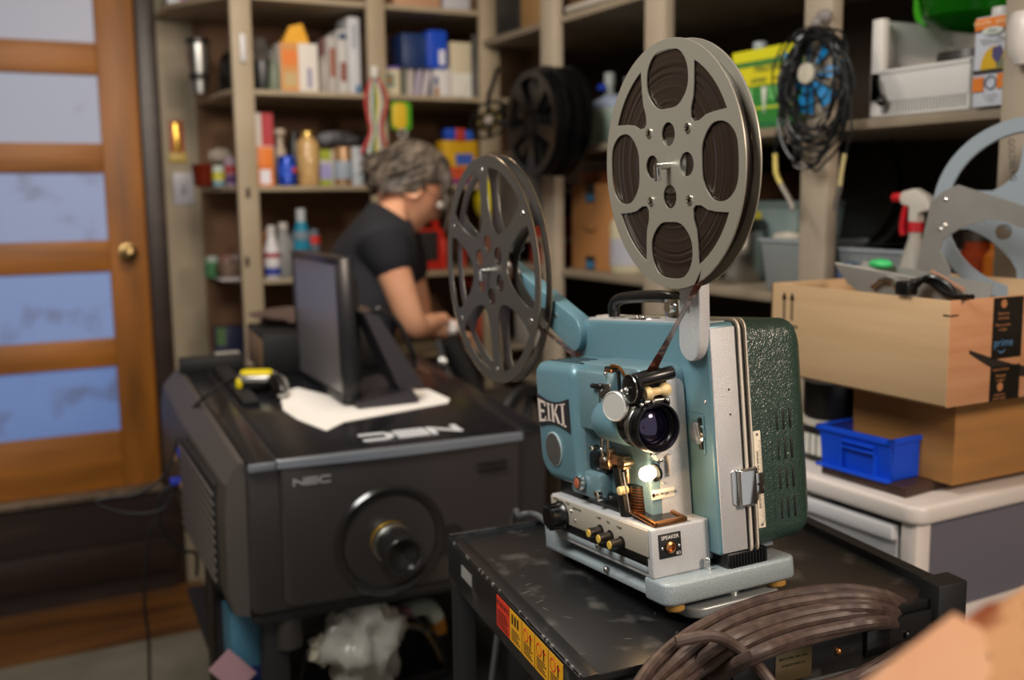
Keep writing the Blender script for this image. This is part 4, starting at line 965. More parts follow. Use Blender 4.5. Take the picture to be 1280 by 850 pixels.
ar.box((-.0008, BL-.070, .088), (0, BL-.022, .0915)); ar.done('handling_arrows', INK, sb_)
MB().box((-.0008, .0, BH-.024), (0, .012, BH-.0215)).done('corner_mark', INK, sb_)
tpm = cm('17130f', .35)
tp_ = MB(); tp_.box((.096, -.0016, .067), (.165, -.0004, BH-.001)); tp_.box((.096, -.0016, 0), (.165, -.0004, .055)); tp_.done('printed_tape', tpm, sb_)
MB().box((0.0005, -.0012, BH-.024), (.018, -.0003, BH-.0215)).done('corner_mark', INK, sb_)
ORG = cm('a06c44', .5)
def onend(x, z, s, size, m, nm='tape_lettering'): return text(s, size, m, sb_, frame((x, -.0019, z), (1, 0, 0), (0, 0, 1)), name=nm, ext=.0001)
onend(.122, .092, 'prime', .019, cm('4b7396', .4), 'prime_lettering')
sm_ = MB(); sm_.prism([(.107+.022*i/8, .0815-.006*math.sin(PI*i/8)) for i in range(9)] + [(.129-.022*i/8, .0815-.0035*math.sin(PI*i/8)) for i in range(9)], -.0021, -.0016, 'y'); sm_.done('prime_smile', cm('4b7396', .4), sb_)
for z, s in ((.138, 'Alexa & tv'), (.131, 'streaming'), (.120, 'Films et series'), (.113, 'en ligne'), (.050, 'music et tracks'), (.040, 'Shopping'), (.033, 'en ligne'), (.010, 'amazon.ca'), (.004, 'prime video')): onend(.119, z, s, .0062, ORG)
for z in (.153, .022): MB().prism(circ(.0068, 20, .119, z), -.0021, -.0015, 'y').done('tape_disc', ORG, sb_)
sm_ = MB(); up_ = []; lo_ = []
for i in range(17):
    t = i/16; x = .046+.20*t; zc = .086-.046*math.sin(PI*(.02+.60*t)) ; wd = .0015+.008*math.sin(PI*min(1, t*.95+.05))
    up_.append((x, zc+wd)); lo_.append((x, zc-wd))
sm_.prism(up_+lo_[::-1], -.0012, -.0004, 'y'); sm_.done('smile_arrow', INK, sb_)
# things in / leaning over the box
def P3(x, y, X_): return onX(x, y, X_)
br = thing('steel_bracket_plate', 'bare bent steel plate standing up in the shipping box below the grey reel', 'metal plate')
b_ = MB(); b_.prism([(p.y, p.z) for p in [onX(x, y, 1.47) for x, y in [(1142, 372), (1146, 332), (1155, 290), (1163, 253), (1178, 240), (1197, 231), (1300, 264), (1300, 292), (1280, 286), (1256, 277), (1233, 274), (1202, 284), (1179, 299), (1174, 312), (1186, 335), (1190, 372)]]], 1.470, 1.473, 'x'); b_.done('plate', mat('raw_steel', '9c9994', .42, .5, mix=('aaa8a4', 8, .4, .7)), br)
for x, y in ((1182, 249), (1181, 281), (1176, 286)): MB().sph(onX(x, y, 1.4695), .004, seg=8).done('rivet', CHROME, br)
ENA = mat('grey_blue_enamel', '7c8992', .4, .1)
tr = thing('steel_tray', 'long shallow curved steel tray lying across the open shipping box', 'tray')
t0, t1 = onX(1075, 345, 1.36), onX(1235, 372, 1.36)
b_ = MB(); rg = []
for i in range(13):
    t = i/12; c = onX(1062+160*t, 334+30*t, 1.385); hgt = .042*(1-(1-min(1, t*4))**2)*(1-.6*t)
    rg.append([c+V((-.035, 0, .008)), c+V((-.030, 0, -hgt)), c+V((.03, 0, -hgt)), c+V((.036, 0, .010)), c+V((.034, 0, .010)), c+V((.028, 0, -hgt+.002)), c+V((-.028, 0, -hgt+.002)), c+V((-.033, 0, .010))])
b_.loft(rg); b_.done('channel', mat('satin_steel', 'a3a19c', .35, .5), tr)
tag(blob('green_plastic_piece', onX(1101, 330, 1.40), .018, (.9, 1.3, .5), cm('35b464', .5), seed=2, amp=.1), 'bright green rounded plastic piece resting on the steel tray in the shipping box', 'dish')  # unidentified green piece, modelled as a smooth lump
cl_ = thing('black_cable_bundle', 'short bundle of black cables over the near edge of the shipping box', 'cable')
for i in range(4):
    MB().tube([onX(1128+4*i, 366-i, 1.31+.004*i), onX(1140+7*i, 352-2*i, 1.325), onX(1160+8*i, 352+i, 1.335), onX(1180+6*i, 366+2*i, 1.33), onX(1198+6*i, 371, 1.325)], .0042).done('strand', BLACKP, cl_)
MB().box((-.012, -.014, -.010), (.012, .014, .012), bev=.004, X=Matrix.Translation(onX(1133, 361, 1.30))).done('connector', BLACKP, cl_)
wr = thing('small_metal_fitting', 'small bright metal fitting left of the black cables in the shipping box', 'fitting', onX(1107, 360, 1.345))
MB().tube([(0, .03, .0), (0, .01, .012), (0, -.012, .012), (0, -.025, 0)], .005).done('bow', CHROME, wr)
pk = thing('copper_rod', 'pale copper rod lying in the steel tray', 'rod')
MB().tube([onX(1165, 340, 1.375), onX(1204, 362, 1.345)], .004, smooth=False).done('rod', cm('c49a84', .35, .5), pk)
# large grey reel leaning on the shelf behind the box
gq = onX(1290, 262, 1.62)
gn = V((-.80, -.60, .05)).normalized(); gx = V((0, 0, 1)).cross(gn).normalized(); gy = gn.cross(gx)
gr_ = thing('large_grey_reel', 'large pale grey spoked film reel leaning behind the steel plate at the right edge', 'film reel', M=Matrix(((gx.x, gy.x, gn.x, gq.x), (gx.y, gy.y, gn.y, gq.y), (gx.z, gy.z, gn.z, gq.z), (0, 0, 0, 1))))
GR = (gq-CAM).dot(CFW)/F*116
def greyloops(R_):
    L_ = [circ(R_, 90)]
    for mid, lo_ in ((131, .40), (229, .52), (49, .40), (311, .52)):
        h = 33; pts = [(.845*math.cos(math.radians(mid-h+2*h*i/10)), .845*math.sin(math.radians(mid-h+2*h*i/10))) for i in range(11)]
        for r_, f in ((.78, 1.0), (.66, .92), (lo_+.05, .66), (lo_, .3), (lo_, -.3), (lo_+.05, -.66), (.66, -.92), (.78, -1.0)): pts.append((r_*math.cos(math.radians(mid+h*f)), r_*math.sin(math.radians(mid+h*f))))
        L_.append([(x*R_, y*R_) for x, y in pts])
    for a in (90, 270): c_, s_ = math.cos(math.radians(a)), math.sin(math.radians(a)); L_.append([((r_*c_-o_*s_)*R_, (r_*s_+o_*c_)*R_) for r_, o_ in ((.50, -.03), (.52, -.040), (.80, -.040), (.83, -.03), (.83, .03), (.80, .040), (.52, .040), (.50, .03))])
    for a in (222, 318): L_.append(circ(.085*R_, 16, .36*R_*math.cos(math.radians(a)), .36*R_*math.sin(math.radians(a))))
    L_.append(circ(.06*R_, 16)); return L_
for z in (0, -.022): holed(greyloops(GR), z-.0015, z+.0015, 'flange', ENA, gr_, bev=.0005)
MB().lathe([(.012, -.02), (.05, -.02), (.05, 0), (.012, 0)], seg=32).done('hub', cm('5c666c', .4), gr_)
text('GOLDBERG', .014, BLK, gr_, frame((-.035, .085, .0020), (.1, -1, 0), (1, .1, 0)), ext=.0001)
# amber jars behind the box
for i, (x, c_, lb_) in enumerate(((1205, '7a2c10', 'dark red amber jar behind the cardboard box, left of two'), (1238, 'a05818', 'amber orange jar behind the cardboard box, right of two'))):
    q = onX(x, 345, 1.80); t = thing('amber_jar', lb_, 'jar', (1.84, q.y, 1.2545))
    MB().lathe([(.035, 0), (.040, .006), (.040, .11), (.028, .125), (.028, .14), (0, .141)], seg=20).done('body', cm(c_, .25), t)
    MB().lathe([(.031, 0), (.031, .018), (0, .019)], (0, 0, .14), seg=20).done('cap', cm('2a2018', .5), t)
q = onX(1245, 352, 1.76); t = thing('white_tub_small', 'small white tub in front of the amber jars', 'tub', (1.765, q.y, 1.2545)); MB().box((-.02, -.03, 0), (.02, .03, .035), bev=.004).done('body', cm('d8d0c4', .5), t)
# foreground timber, very close to the lens
fg = thing('timber_offcut', 'pale raw timber offcut very close at the lower right corner', 'wood')
Q0 = [onY(x, y, .31) for x, y in ((1055, 872), (1192, 766), (1228, 786), (1240, 835), (1222, 880))]
dq = ray(1180, 830)*.10
b_ = MB(); b_.loft([[p for p in Q0], [p+dq for p in Q0]]); b_.done('plank', mat('raw_pine', 'e8b088', .6, mix=('f0c49c', (6, 30, 6), .4, .7)), fg)
fg = thing('splintered_timber', 'splintered brown ended timber close at the lower right, right of the pale offcut', 'wood')
Q1 = [onY(x, y, .34) for x, y in ((1222, 885), (1240, 820), (1222, 800), (1205, 775), (1232, 755), (1258, 748), (1300, 722), (1300, 885))]
b_ = MB(); b_.loft([[p for p in Q1], [p+dq for p in Q1]]); b_.done('plank', mat('splintered_pine', '8a4a26', .7, mix=('d2a274', (22, 40, 30), .38, .58)), fg)
# ================================================================== SHELF GOODS
class Sp:                                    # a spot on a shelf seen at picture column x: position and metres per picture unit
    def __init__(s, x, zs_, dep, side):
        s.side = side
        if side == 'b': p = onY(x, 250, dep); s.p = V((p.x, dep, zs_)); 
        else: p = onX(x, 250, dep); s.p = V((dep, p.y, zs_))
        s.k = (s.p-CAM).dot(CFW)/F
        s.rz = 0 if side == 'b' else -PI/2
def wpx(side, dep, x0, x1):
    return abs(onY(x1, 250, dep).x-onY(x0, 250, dep).x) if side == 'b' else abs(onX(x1, 250, dep).y-onX(x0, 250, dep).y)
def carton(name, label, cat_, side, x0, x1, h, zs_, dep, m, bands=(), d=.07, rx=0, txt=None, group=None, rz=0):
    """rectangular pack; bands = (u0,u1,v0,v1,colour) in fractions of the front"""
    s = Sp((x0+x1)/2, zs_, dep, side); w_ = wpx(side, dep, x0, x1); H = h*s.k
    t = thing(name, label, cat_, s.p+V((0, 0, .0005)), s.rz+rz, group)
    MB().box((-w_/2, 0, 0), (w_/2, d, H), bev=.0015).done('body', m, t)
    if bands:
        for i, (u0, u1, v0, v1, c) in enumerate(bands): MB().box((-w_/2+w_*u0, -.0012-.0003*i, H*v0), (-w_/2+w_*u1, .001, H*v1)).done('printed_panel', cm(c, .5), t)
    if txt: text(txt[0], H*txt[1], cm(txt[2], .5), t, frame((0, -.0030, H*txt[3]), (1, 0, 0), (0, 0, 1)), ext=.0001)
    return t
def bottle(name, label, cat_, side, x, r_px, prof, zs_, dep, m, cap=None, band=None, capprof=None, group=None, seg=20):
    """prof: (radius, height) in picture units"""
    s = Sp(x, zs_, dep, side); k = s.k
    t = thing(name, label, cat_, s.p+V((0, 0, .0005)), s.rz, group)
    MB().lathe([(0, 0)]+[(r*k, h*k) for r, h in prof], seg=seg).done('body', m, t)
    if cap: r, h0, h1, c = cap; MB().lathe([(r*k, h0*k), (r*k*.96, h1*k-.001), (0, h1*k)], seg=16).done('cap', c if not isinstance(c, str) else cm(c, .4), t)
    if band:
        for r, h0, h1, c in band: MB().lathe([(r*k*1.01, h0*k), (r*k*1.01, h1*k)], seg=seg, cap=False).done('label_band', cm(c, .5), t)
    return t
B1, B2, B3, B4 = 1.222, 1.54, 1.86, 2.17
DB = SF+.07
# top shelf, back wall
carton('blue_white_carton', 'blue and white carton at the left end of the top back shelf', 'box', 'b', 224, 249, 30, B4, DB+.27, cm('c4c8d2', .5), ((0, 1, .3, .6, '2c3f9a'), (.6, .9, 0, .3, 'a83a3a')))
carton('flat_orange_box', 'flat orange brown box at the top edge above the blue binder', 'box', 'b', 500, 556, 26, B4, DB, cm('b08868', .6))
carton('flat_white_box', 'flat pale box right of the orange one on the top back shelf', 'box', 'b', 560, 592, 26, B4, DB, cm('b0aeb4', .6))
# shelf 1.86
bottle('travel_mug', 'black and steel travel mug at the left end of the upper back shelf', 'mug', 'b', 257, 0, ((10, 0), (10.5, 3), (11, 18), (14, 40), (14.5, 62)), B3, DB+.16, STEEL, cap=(15, 60, 67, '14120f'), band=((11.8, 16, 34, '100f0e'),))
t = bottle('coffee_pot', 'black based glass coffee pot half hidden behind the left shelf post', 'coffee pot', 'b', 300, 0, ((17, 0), (19, 6), (19, 30), (16, 44), (12, 50)), B3, DB+.16, cm('11100f', .3), cap=(9, 50, 58, '5c5240'))
t = bottle('glass_carafe', 'glass carafe with black lower half right of the left shelf post', 'carafe', 'b', 334, 0, ((22, 0), (23, 4), (23, 36), (22, 40)), B3, DB+.12, cm('0e0d0d', .35))
k = Sp(334, B3, DB, 'b').k
MB().lathe([(22*k, 40*k), (20*k, 50*k), (11*k, 60*k), (9*k, 66*k), (12*k, 70*k)], seg=20, cap=False).done('glass_top', GLASS, t)
bottle('green_glass_bottle', 'small grey green bottle between the carafe and the orange carton', 'bottle', 'b', 349, 0, ((8, 0), (9, 3), (6, 30), (3, 40)), B3, DB+.02, cm('66705e', .4))
t = carton('open_orange_carton', 'orange and white carton with open yellow flap right of the glass carafe', 'box', 'b', 358, 404, 60, B3, DB-.01, cm('d9d3cb', .6), ((0, .48, 0, 1, 'c78a4a'), (.05, .44, .55, .85, 'd9752a'), (.08, .42, .12, .4, 'b8a070'), (.7, .82, .1, .5, '8c8aa6')), d=.10)
k = Sp(380, B3, DB, 'b').k
MB().loft([[V((-20*k, .0, 58*k)), V((14*k, 0, 58*k)), V((14*k, .08, 58*k)), V((-20*k, .08, 58*k))], [V((-10*k, .01, 80*k)), V((6*k, .01, 84*k)), V((16*k, .06, 78*k)), V((0, .06, 80*k))]]).done('flap', cm('e0a21c', .5), t)
bottle('grey_bottle', 'small grey bottle with dark red cap right of the open orange carton', 'bottle', 'b', 412, 0, ((8, 0), (9, 3), (9, 34), (5, 48)), B3, DB+.05, cm('9a948c', .4), cap=(5, 48, 68, '6c2a2c'))
for i, (x0, x1, h, c, b, lb_) in enumerate(((416, 428, 70, 'a9a5a2', ((.2, .8, .3, .8, '8a5038'),), 'narrow white pack with brown print, first right of the grey bottle'), (429, 441, 78, 'b9b7b5', ((.2, .8, .2, .5, '7a3c2c'), (.1, .9, .85, .95, '3c4c6c')), 'white pack with dark print, second right of the grey bottle'), (442, 456, 94, 'bfc1c6', ((.3, .7, .6, .9, '9a9ca6'), (.5, .9, .02, .12, '2c6c9a')), 'tall pale pack beside the second shelf post'))):
    carton('tall_pack', lb_, 'box', 'b', x0, x1, h, B3, DB, cm(c, .5), b, d=.13, group=None)
t = carton('framed_picture_tin', 'cream tin with purple top and small picture right of the second shelf post', 'tin', 'b', 479, 504, 36, B3, DB, cm('cfc3a4', .5), ((0, 1, .92, 1, '6a4aa0'), (.25, .75, .3, .75, '6f8f88'), (.4, .62, .42, .66, 'b07c3a')))
for i, (x, c, a, hh) in enumerate(((510, '6a6a5c', .0, 44), (516, 'b5aca4', .05, 38), (524, 'a59cae', .16, 44), (533, 'b8b0b4', .20, 42), (541, '4c4658', .22, 38))):
    s = Sp(x, B3, DB+.02, 'b')
    t = thing('envelope', ['olive folder at the left of the leaning papers', 'cream booklet second in the leaning papers', 'lilac booklet in the middle of the leaning papers', 'pale booklet fourth in the leaning papers', 'dark purple folder at the right of the leaning papers'][i], 'booklet', s.p+V((0, 0, .002)), group='leaning booklets left of the blue binder')
    MB().box((-.010, 0, 0), (.010, .10, hh*s.k), X=Matrix.Rotation(a, 4, 'Y')).done('cover', cm(c, .6), t)
t = carton('white_card_box', 'white box under the blue binder on the upper back shelf', 'box', 'b', 547, 566, 36, B3, DB-.01, cm('cfcdcc', .5), ((0, .25, 0, .35, '9a6224'), (0, .2, .4, .7, '1c2470')))
t = carton('cream_carton', 'tall cream carton right of the blue binder', 'box', 'b', 567, 593, 68, B3, DB-.005, cm('c2b69c', .5), ((0, 1, .0, .45, 'd2cfc6'),))
s = Sp(545, B3+37*.0028, DB-.02, 'b')
t = thing('ring_binder', 'glossy blue ring binder lying on the white box', 'binder', s.p, -.0); k = s.k
MB().prism(rr(-.02, .055, 0, 46*k, .012), -.005, .16, 'y', bev=.002).done('cover', mat('glossy_blue', '1446b8', .25), t); MB().box((-.11, .02, .0), (-.015, .16, 42*k), bev=.004).done('back_cover', cm('17305e', .4), t)
MB().box((.022, -.007, .012), (.046, -.004, .065)).done('spine_label', cm('d2d2da', .5), t)
bottle('tall_glass_jar', 'tall narrow glass jar against the corner shelf post', 'jar', 'b', 597, 0, ((5, 0), (5, 74), (6, 76)), B3, DB-.02, GLASS)
# shelf 1.54
bottle('amber_bowl', 'dark amber glass bowl at the left end of the middle back shelf', 'bowl', 'b', 257, 0, ((10, 0), (13, 3), (15, 26), (15.5, 28)), B2, DB+.16, mat('amber_glass', '6a2210', .15, trans=.3))
for i, (x, c, b, h) in enumerate(((275, 'b5c2b8', ((8.2, 8, 18, 'b8b03a'), (8.2, 2, 6, '3c7a9a')), 26), (290, 'b09aa8', ((8.2, 4, 14, '5a2c6c'), (8.2, 16, 26, 'a83434')), 36))):
    bottle('patterned_cup', ['pale green patterned cup right of the amber bowl', 'purple and red cup behind the left shelf post'][i], 'cup', 'b', x, 0, ((7, 0), (8, 2), (8, h)), B2, DB+.12, cm(c, .4), band=b)
tag(blob('white_cloth', Sp(279, B2+.11, DB+.2, 'b').p, .05, (.9, .6, .6), cm('a89c90', .8), seed=5, amp=.2), 'pale cloth bundle above the patterned cups', 'cloth')
t = carton('orange_box', 'orange carton with white window standing on the middle back shelf', 'box', 'b', 322, 344, 48, B2, DB-.03, cm('d9741c', .5), ((.2, .8, .05, .42, 'd8d4dc'), (0, 1, .45, .5, 'c2601c')))
t = carton('red_white_pack', 'red and white pack behind the orange carton beside the left post', 'box', 'b', 316, 345, 90, B2, DB+.02, cm('cfc9c4', .5), ((.5, 1, .55, 1, 'a92a34'),), d=.02)
bottle('blue_soda_can', 'blue soda can on the middle back shelf left of the peanut jar', 'can', 'b', 360, 0, ((8.5, 0), (11, 2), (11, 34), (9, 37), (8, 37)), B2, DB-.03, mat('can_blue', '0f3fa8', .25, .3), band=((11.1, 12, 26, '1a4cc0'), (5, 36.8, 37.2, 'b0b0b8')))
s = Sp(360, B2, DB-.03, 'b'); o = MB().sph((.018, -.034, .052), .010, seg=12, sc=(1, .4, 1)).done('roundel', cm('b02a30', .4), bpy.data.objects['blue_soda_can'])
bottle('lotion_bottle', 'beige pump bottle behind the blue soda can', 'bottle', 'b', 353, 0, ((7, 0), (7, 44), (4, 50), (4, 60), (8, 64), (7, 70)), B2, DB+.06, cm('a89684', .4))
bottle('black_bottle', 'black bottle between the soda can and the peanut jar', 'bottle', 'b', 371, 0, ((9, 0), (10, 3), (10, 52), (6, 60), (5, 66)), B2, DB+.06, cm('0d0b0a', .4))
bottle('peanut_jar', 'tall tan jar of peanuts with gold lid on the middle back shelf', 'jar', 'b', 387, 0, ((12, 0), (13.5, 3), (14, 50), (11, 56), (7, 60)), B2, DB-.03, mat('peanut_tan', 'b58f5a', .35, coat=.4, mix=('c4a26c', 40, .4, .6)), cap=(7.5, 58, 67, mat('gold_cap', 'c9ac62', .25, .7)))
carton('striped_pack', 'green and lilac striped pack right of the peanut jar', 'box', 'b', 402, 420, 44, B2, DB-.02, cm('a6a6a0', .5), ((0, .75, .72, 1, '8f9a22'), (0, .75, .2, .6, '8d88b8'), (0, .75, .0, .15, '8f9a22')))
bottle('copper_tin', 'white and copper striped tin left of the man on the middle back shelf', 'tin', 'b', 430, 0, ((12, 0), (12, 46), (11, 47)), B2, DB-.02, mat('shiny_tin', 'c8a27c', .2, .7), band=((12.1, 8, 30, '8f9aa8'),))
bottle('pale_tin', 'pale blue grey tin just left of the man on the middle back shelf', 'tin', 'b', 447, 0, ((9, 0), (9, 46), (8, 47)), B2, DB-.02, cm('a7adb4', .4))
tag(blob('grey_bag', Sp(425, B2+.165, DB+.03, 'b').p, .05, (1.6, .7, .55), mat('grey_bag_fabric', '68696e', .6, mix=('2c2c30', 14, .45, .6)), seed=9, amp=.15), 'grey and black shoe-like bag lying on the tins and packs', 'bag')
bottle('spray_can_dark', 'dark bottle behind the grey bag near the second shelf post', 'bottle', 'b', 462, 0, ((10, 0), (10, 60), (4, 66)), B2, DB+.1, cm('1a1410', .4))
# small fittings on the left post
su = bpy.data.objects['shelving_unit']
p_ = onY(303, 60, SF-.024); MB().box((p_.x-.010, SF-.034, p_.z-.045), (p_.x+.010, SF-.020, p_.z+.045), bev=.004).done('cupboard_catch', cm('c4c2c6', .35), su)
for x, y in ((310, 240), (309, 326)):
    p_ = onY(x, y, SF-.024); MB().box((p_.x-.007, SF-.030, p_.z-.018), (p_.x+.006, SF-.021, p_.z+.014), bev=.003).done('old_hinge', cm('2e2118', .5, .3), su)
# coloured straps hanging at the post
hs_ = thing('hanging_straps', 'bundle of red, white, green and yellow straps hanging from the second shelf post', 'straps')
for i, (c, dx) in enumerate((('b03030', -11), ('c8c4bc', -5), ('3c6a4c', -2), ('c8b83a', 2), ('b8b4b4', 5), ('a83a34', 12))):
    MB().tube([onY(x, y, SF-.035-.004*(i % 3)) for x, y in ((468+dx*.15, 96), (469+dx*.9, 112), (470+dx*1.15, 130), (469+dx*.75, 150), (470+dx*.6, 165), (468+dx*1.5, 192))], .0055, seg=8).done('strap', cm(c, .6), hs_)
b_ = MB(); p_ = onY(468, 96, SF-.04); b_.rcyl(p_+V((0, 0, -.005)), p_+V((0, 0, .035)), .014, .004); b_.done('white_handle', cm('c9c6bf', .5), hs_)
t = thing('hanging_pouch', 'yellow and green pouch hanging above the man left of the laundry pack', 'pouch', onY(502, 145, SF-.03)); MB().prism(rr(-.038, .038, -.05, .05, .015), 0, .012, 'y', bev=.003).done('green_back', cm('4c9a1c', .5), t); MB().prism(rr(-.036, .018, -.045, .045, .02), -.006, .001, 'y', bev=.002).done('yellow_front', cm('caa81c', .5), t)
t = thing('white_hook', 'small white hook ring under the hanging pouch', 'hook'); MB().tube([onY(x, y, SF-.03) for x, y in ((498, 164), (503, 162), (508, 165), (507, 170), (500, 171), (498, 166))], .003).done('ring', cm('b7b4b0', .4), t)
t = carton('laundry_pack', 'yellow and red laundry pack with blue top behind the man and the empty reel', 'pack', 'b', 556, 598, 54, B2, DB-.04, cm('c99a1a', .35), ((0, 1, 0, .12, '6a2c6c'), (.1, .95, .12, .4, 'c24a2c'), (.35, .85, .45, .7, '3c5ab0')))
k = Sp(577, B2, DB, 'b').k; MB().box((-.055, .0, 54*k), (-.012, .05, 68*k), bev=.006).done('blue_top', cm('1c48b4', .4), t); MB().box((.005, .0, 54*k), (.055, .05, 66*k), bev=.006).done('blue_top', cm('2a5ac0', .4), t); MB().box((-.02, -.004, 52*k), (.02, .05, 68*k), bev=.004).done('red_flap', cm('b03c30', .4), t)
bottle('white_paper_roll', 'white paper roll left of the yellow laundry pack', 'roll', 'b', 547, 0, ((10, 0), (10, 34), (3, 34)), B2, DB+.05, cm('b3aca6', .7))
bottle('dark_tumbler', 'small dark blue glass right of the laundry pack', 'glass', 'b', 608, 0, ((7, 0), (8, 20)), B2, DB-.01, cm('3a444c', .2))
# shelf 1.222
bottle('green_jar', 'small green jar at the left end of the low back shelf', 'jar', 'b', 261, 0, ((9, 0), (10, 2), (10, 18), (8, 20)), B1, DB+.14, cm('3c6a44', .4), cap=(8, 20, 27, '8a9690'))
bk = thing('wicker_basket', 'small woven basket of odds and ends beside the left shelf post', 'basket', Sp(285, B1, DB+.08, 'b').p+V((0, 0, .001)))
MB().lathe([(.035, 0), (.045, .01), (.052, .05), (.048, .052), (.040, .012), (0, .010)], seg=24, cap=False).done('bowl', mat('wicker', '5c4a3c', .8, bump=(120, .8), mix=('7a6656', 90, .4, .6)), bk)
tag(blob('basket_contents', Sp(285, B1+.062, DB+.08, 'b').p, .035, (1.2, 1, .6), mat('odds', '6a4440', .6, mix=('8a7a74', 30, .4, .6)), seed=14, amp=.4), 'small reddish odds and ends heaped in the woven basket', 'sundries')
tag(MB().box((-.06, -.05, 0), (.05, .05, .004), X=Matrix.Translation(Sp(290, B1+.001, DB, 'b').p)).done('white_paper', cm('b4aeb0', .6)), 'white paper lying on the low back shelf below the basket', 'paper')
bottle('white_glue_bottle', 'white bottle with blue and red label on the low back shelf right of the post', 'bottle', 'b', 337, 0, ((9, 0), (10, 3), (10, 36), (5, 50), (5, 56)), B1, DB-.03, cm('c6c4c6', .35), cap=(5.5, 55, 66, 'b8b4b0'), band=((10.1, 4, 14, '2c3c8c'), (10.1, 26, 32, '983844')))
bottle('amber_bottle', 'amber bottle behind the white glue bottle', 'bottle', 'b', 330, 0, ((8, 0), (8, 46), (3, 58)), B1, DB+.04, cm('8a5216', .3))
bottle('clear_jug', 'clear plastic jug with white cap right of the white glue bottle', 'jug', 'b', 352, 0, ((12, 0), (13, 4), (13, 44), (6, 56), (6, 60)), B1, DB+.0, mat('clear_jug_plastic', '9a9a9a', .3, trans=.4), cap=(6, 58, 68, 'b3aca6'))
bottle('blue_dish_soap', 'clear bottle of bright blue soap with white cap above the monitor', 'bottle', 'b', 375, 0, ((11, 0), (12, 4), (12, 40), (8, 62), (5, 70)), B1, DB+.0, mat('blue_soap', '2f8fb0', .2, trans=.3), cap=(6, 68, 84, 'aab0b4'), band=((12.1, 46, 56, '6b7a86'),))
bottle('red_capped_bottle', 'small grey bottle with red band right of the blue soap', 'bottle', 'b', 391, 0, ((6, 0), (7, 40), (5, 58)), B1, DB-.01, cm('5a6470', .3), band=((7.2, 40, 50, 'c83028'),))
bx_ = thing('red_tool_case', 'red and black tool case on the low back shelf in front of the man', 'tool case', Sp(532, B1, DB, 'b').p+V((0, 0, .001)))
RD = cm('b5200f', .4)
b_ = MB(); b_.prism(rr(-.085, .075, 0, .155, .02), 0, .08, 'y', bev=.006); b_.done('body', RD, bx_)
b_ = MB(); b_.prism(rr(-.045, .045, .035, .145, .008), -.006, .004, 'y', bev=.002); b_.done('black_front', BLACKM, bx_)
b_ = MB()
for i in range(4): b_.box((-.035+i*.019, -.009, .045), (-.028+i*.019, -.004, .135))
b_.done('front_ribs', cm('2c2624', .5), bx_)
MB().tube([(-.06, .03, .15), (-.05, .03, .185), (.04, .03, .185), (.055, .03, .15)], .012).done('handle', RD, bx_)
MB().box((.06, -.01, .0), (.078, .07, .12), bev=.003).done('red_edge', cm('c43020', .4), bx_)
# shelf .92
tag(blob('blue_bag', Sp(378, .93+.09, DB+.03, 'b').p, .085, (1, .6, 1.0), cm('3f8fc4', .6), seed=21, amp=.2), 'bright light blue bag behind the monitor on the lowest back shelf', 'bag')
carton('navy_box', 'dark navy box on the lowest back shelf left of the post', 'box', 'b', 262, 300, 44, .92, DB+.1, cm('181c3a', .5), ((0, .3, .5, 1, '3c5a34'),))
carton('grey_carton', 'grey carton on the low left shelf behind the large projector', 'box', 'b', 262, 300, 30, .62+.14, DB-.04, cm('5a5048', .6), ((.5, 1, .6, .95, '2a5a8a'),))
MB().box((.82, DB-.06, .738), (1.2, W-.02, .756)).done('shelf_board', SHELF, bpy.data.objects['shelving_unit'])
# ---- right-hand shelving, upper corner bays
R1, R2, R3 = 1.255, 1.653, 2.063
def rb(x): return x
carton('dark_box_top', 'dark box on the top side shelf beside the corner post', 'box', 'r', 622, 650, 60, R3, R+.02, cm('1e201c', .5), d=.2)
carton('wooden_crate_top', 'yellow brown cardboard box on the top side shelf next to the corner', 'box', 'r', 653, 679, 50, R3, R+.02, cm('8a6a40', .7), d=.2)
tag(MB().rcyl((1.74, 2.93, R3+.013), (1.74, 2.50, R3+.013), .012, .002).done('white_tube', cm('b3aea4', .4)), 'long white tube lying along the front of the top side shelf', 'tube')
carton('brown_box_top', 'brown box above the white tube on the top side shelf', 'box', 'r', 702, 750, 60, R3, R+.06, cm('5a4020', .7), d=.2)
t = thing('glass_vase', 'tall clear glass jar on the corner shelf behind the hanging black reels', 'jar', (1.80, 3.22, R2+.001)); MB().lathe([(.040, 0), (.042, .01), (.042, .21), (.046, .225), (.044, .226), (.039, .21), (.038, .012), (0, .010)], seg=24, cap=False).done('body', mat('grey_glass', '97a0a2', .1, trans=.75), t)
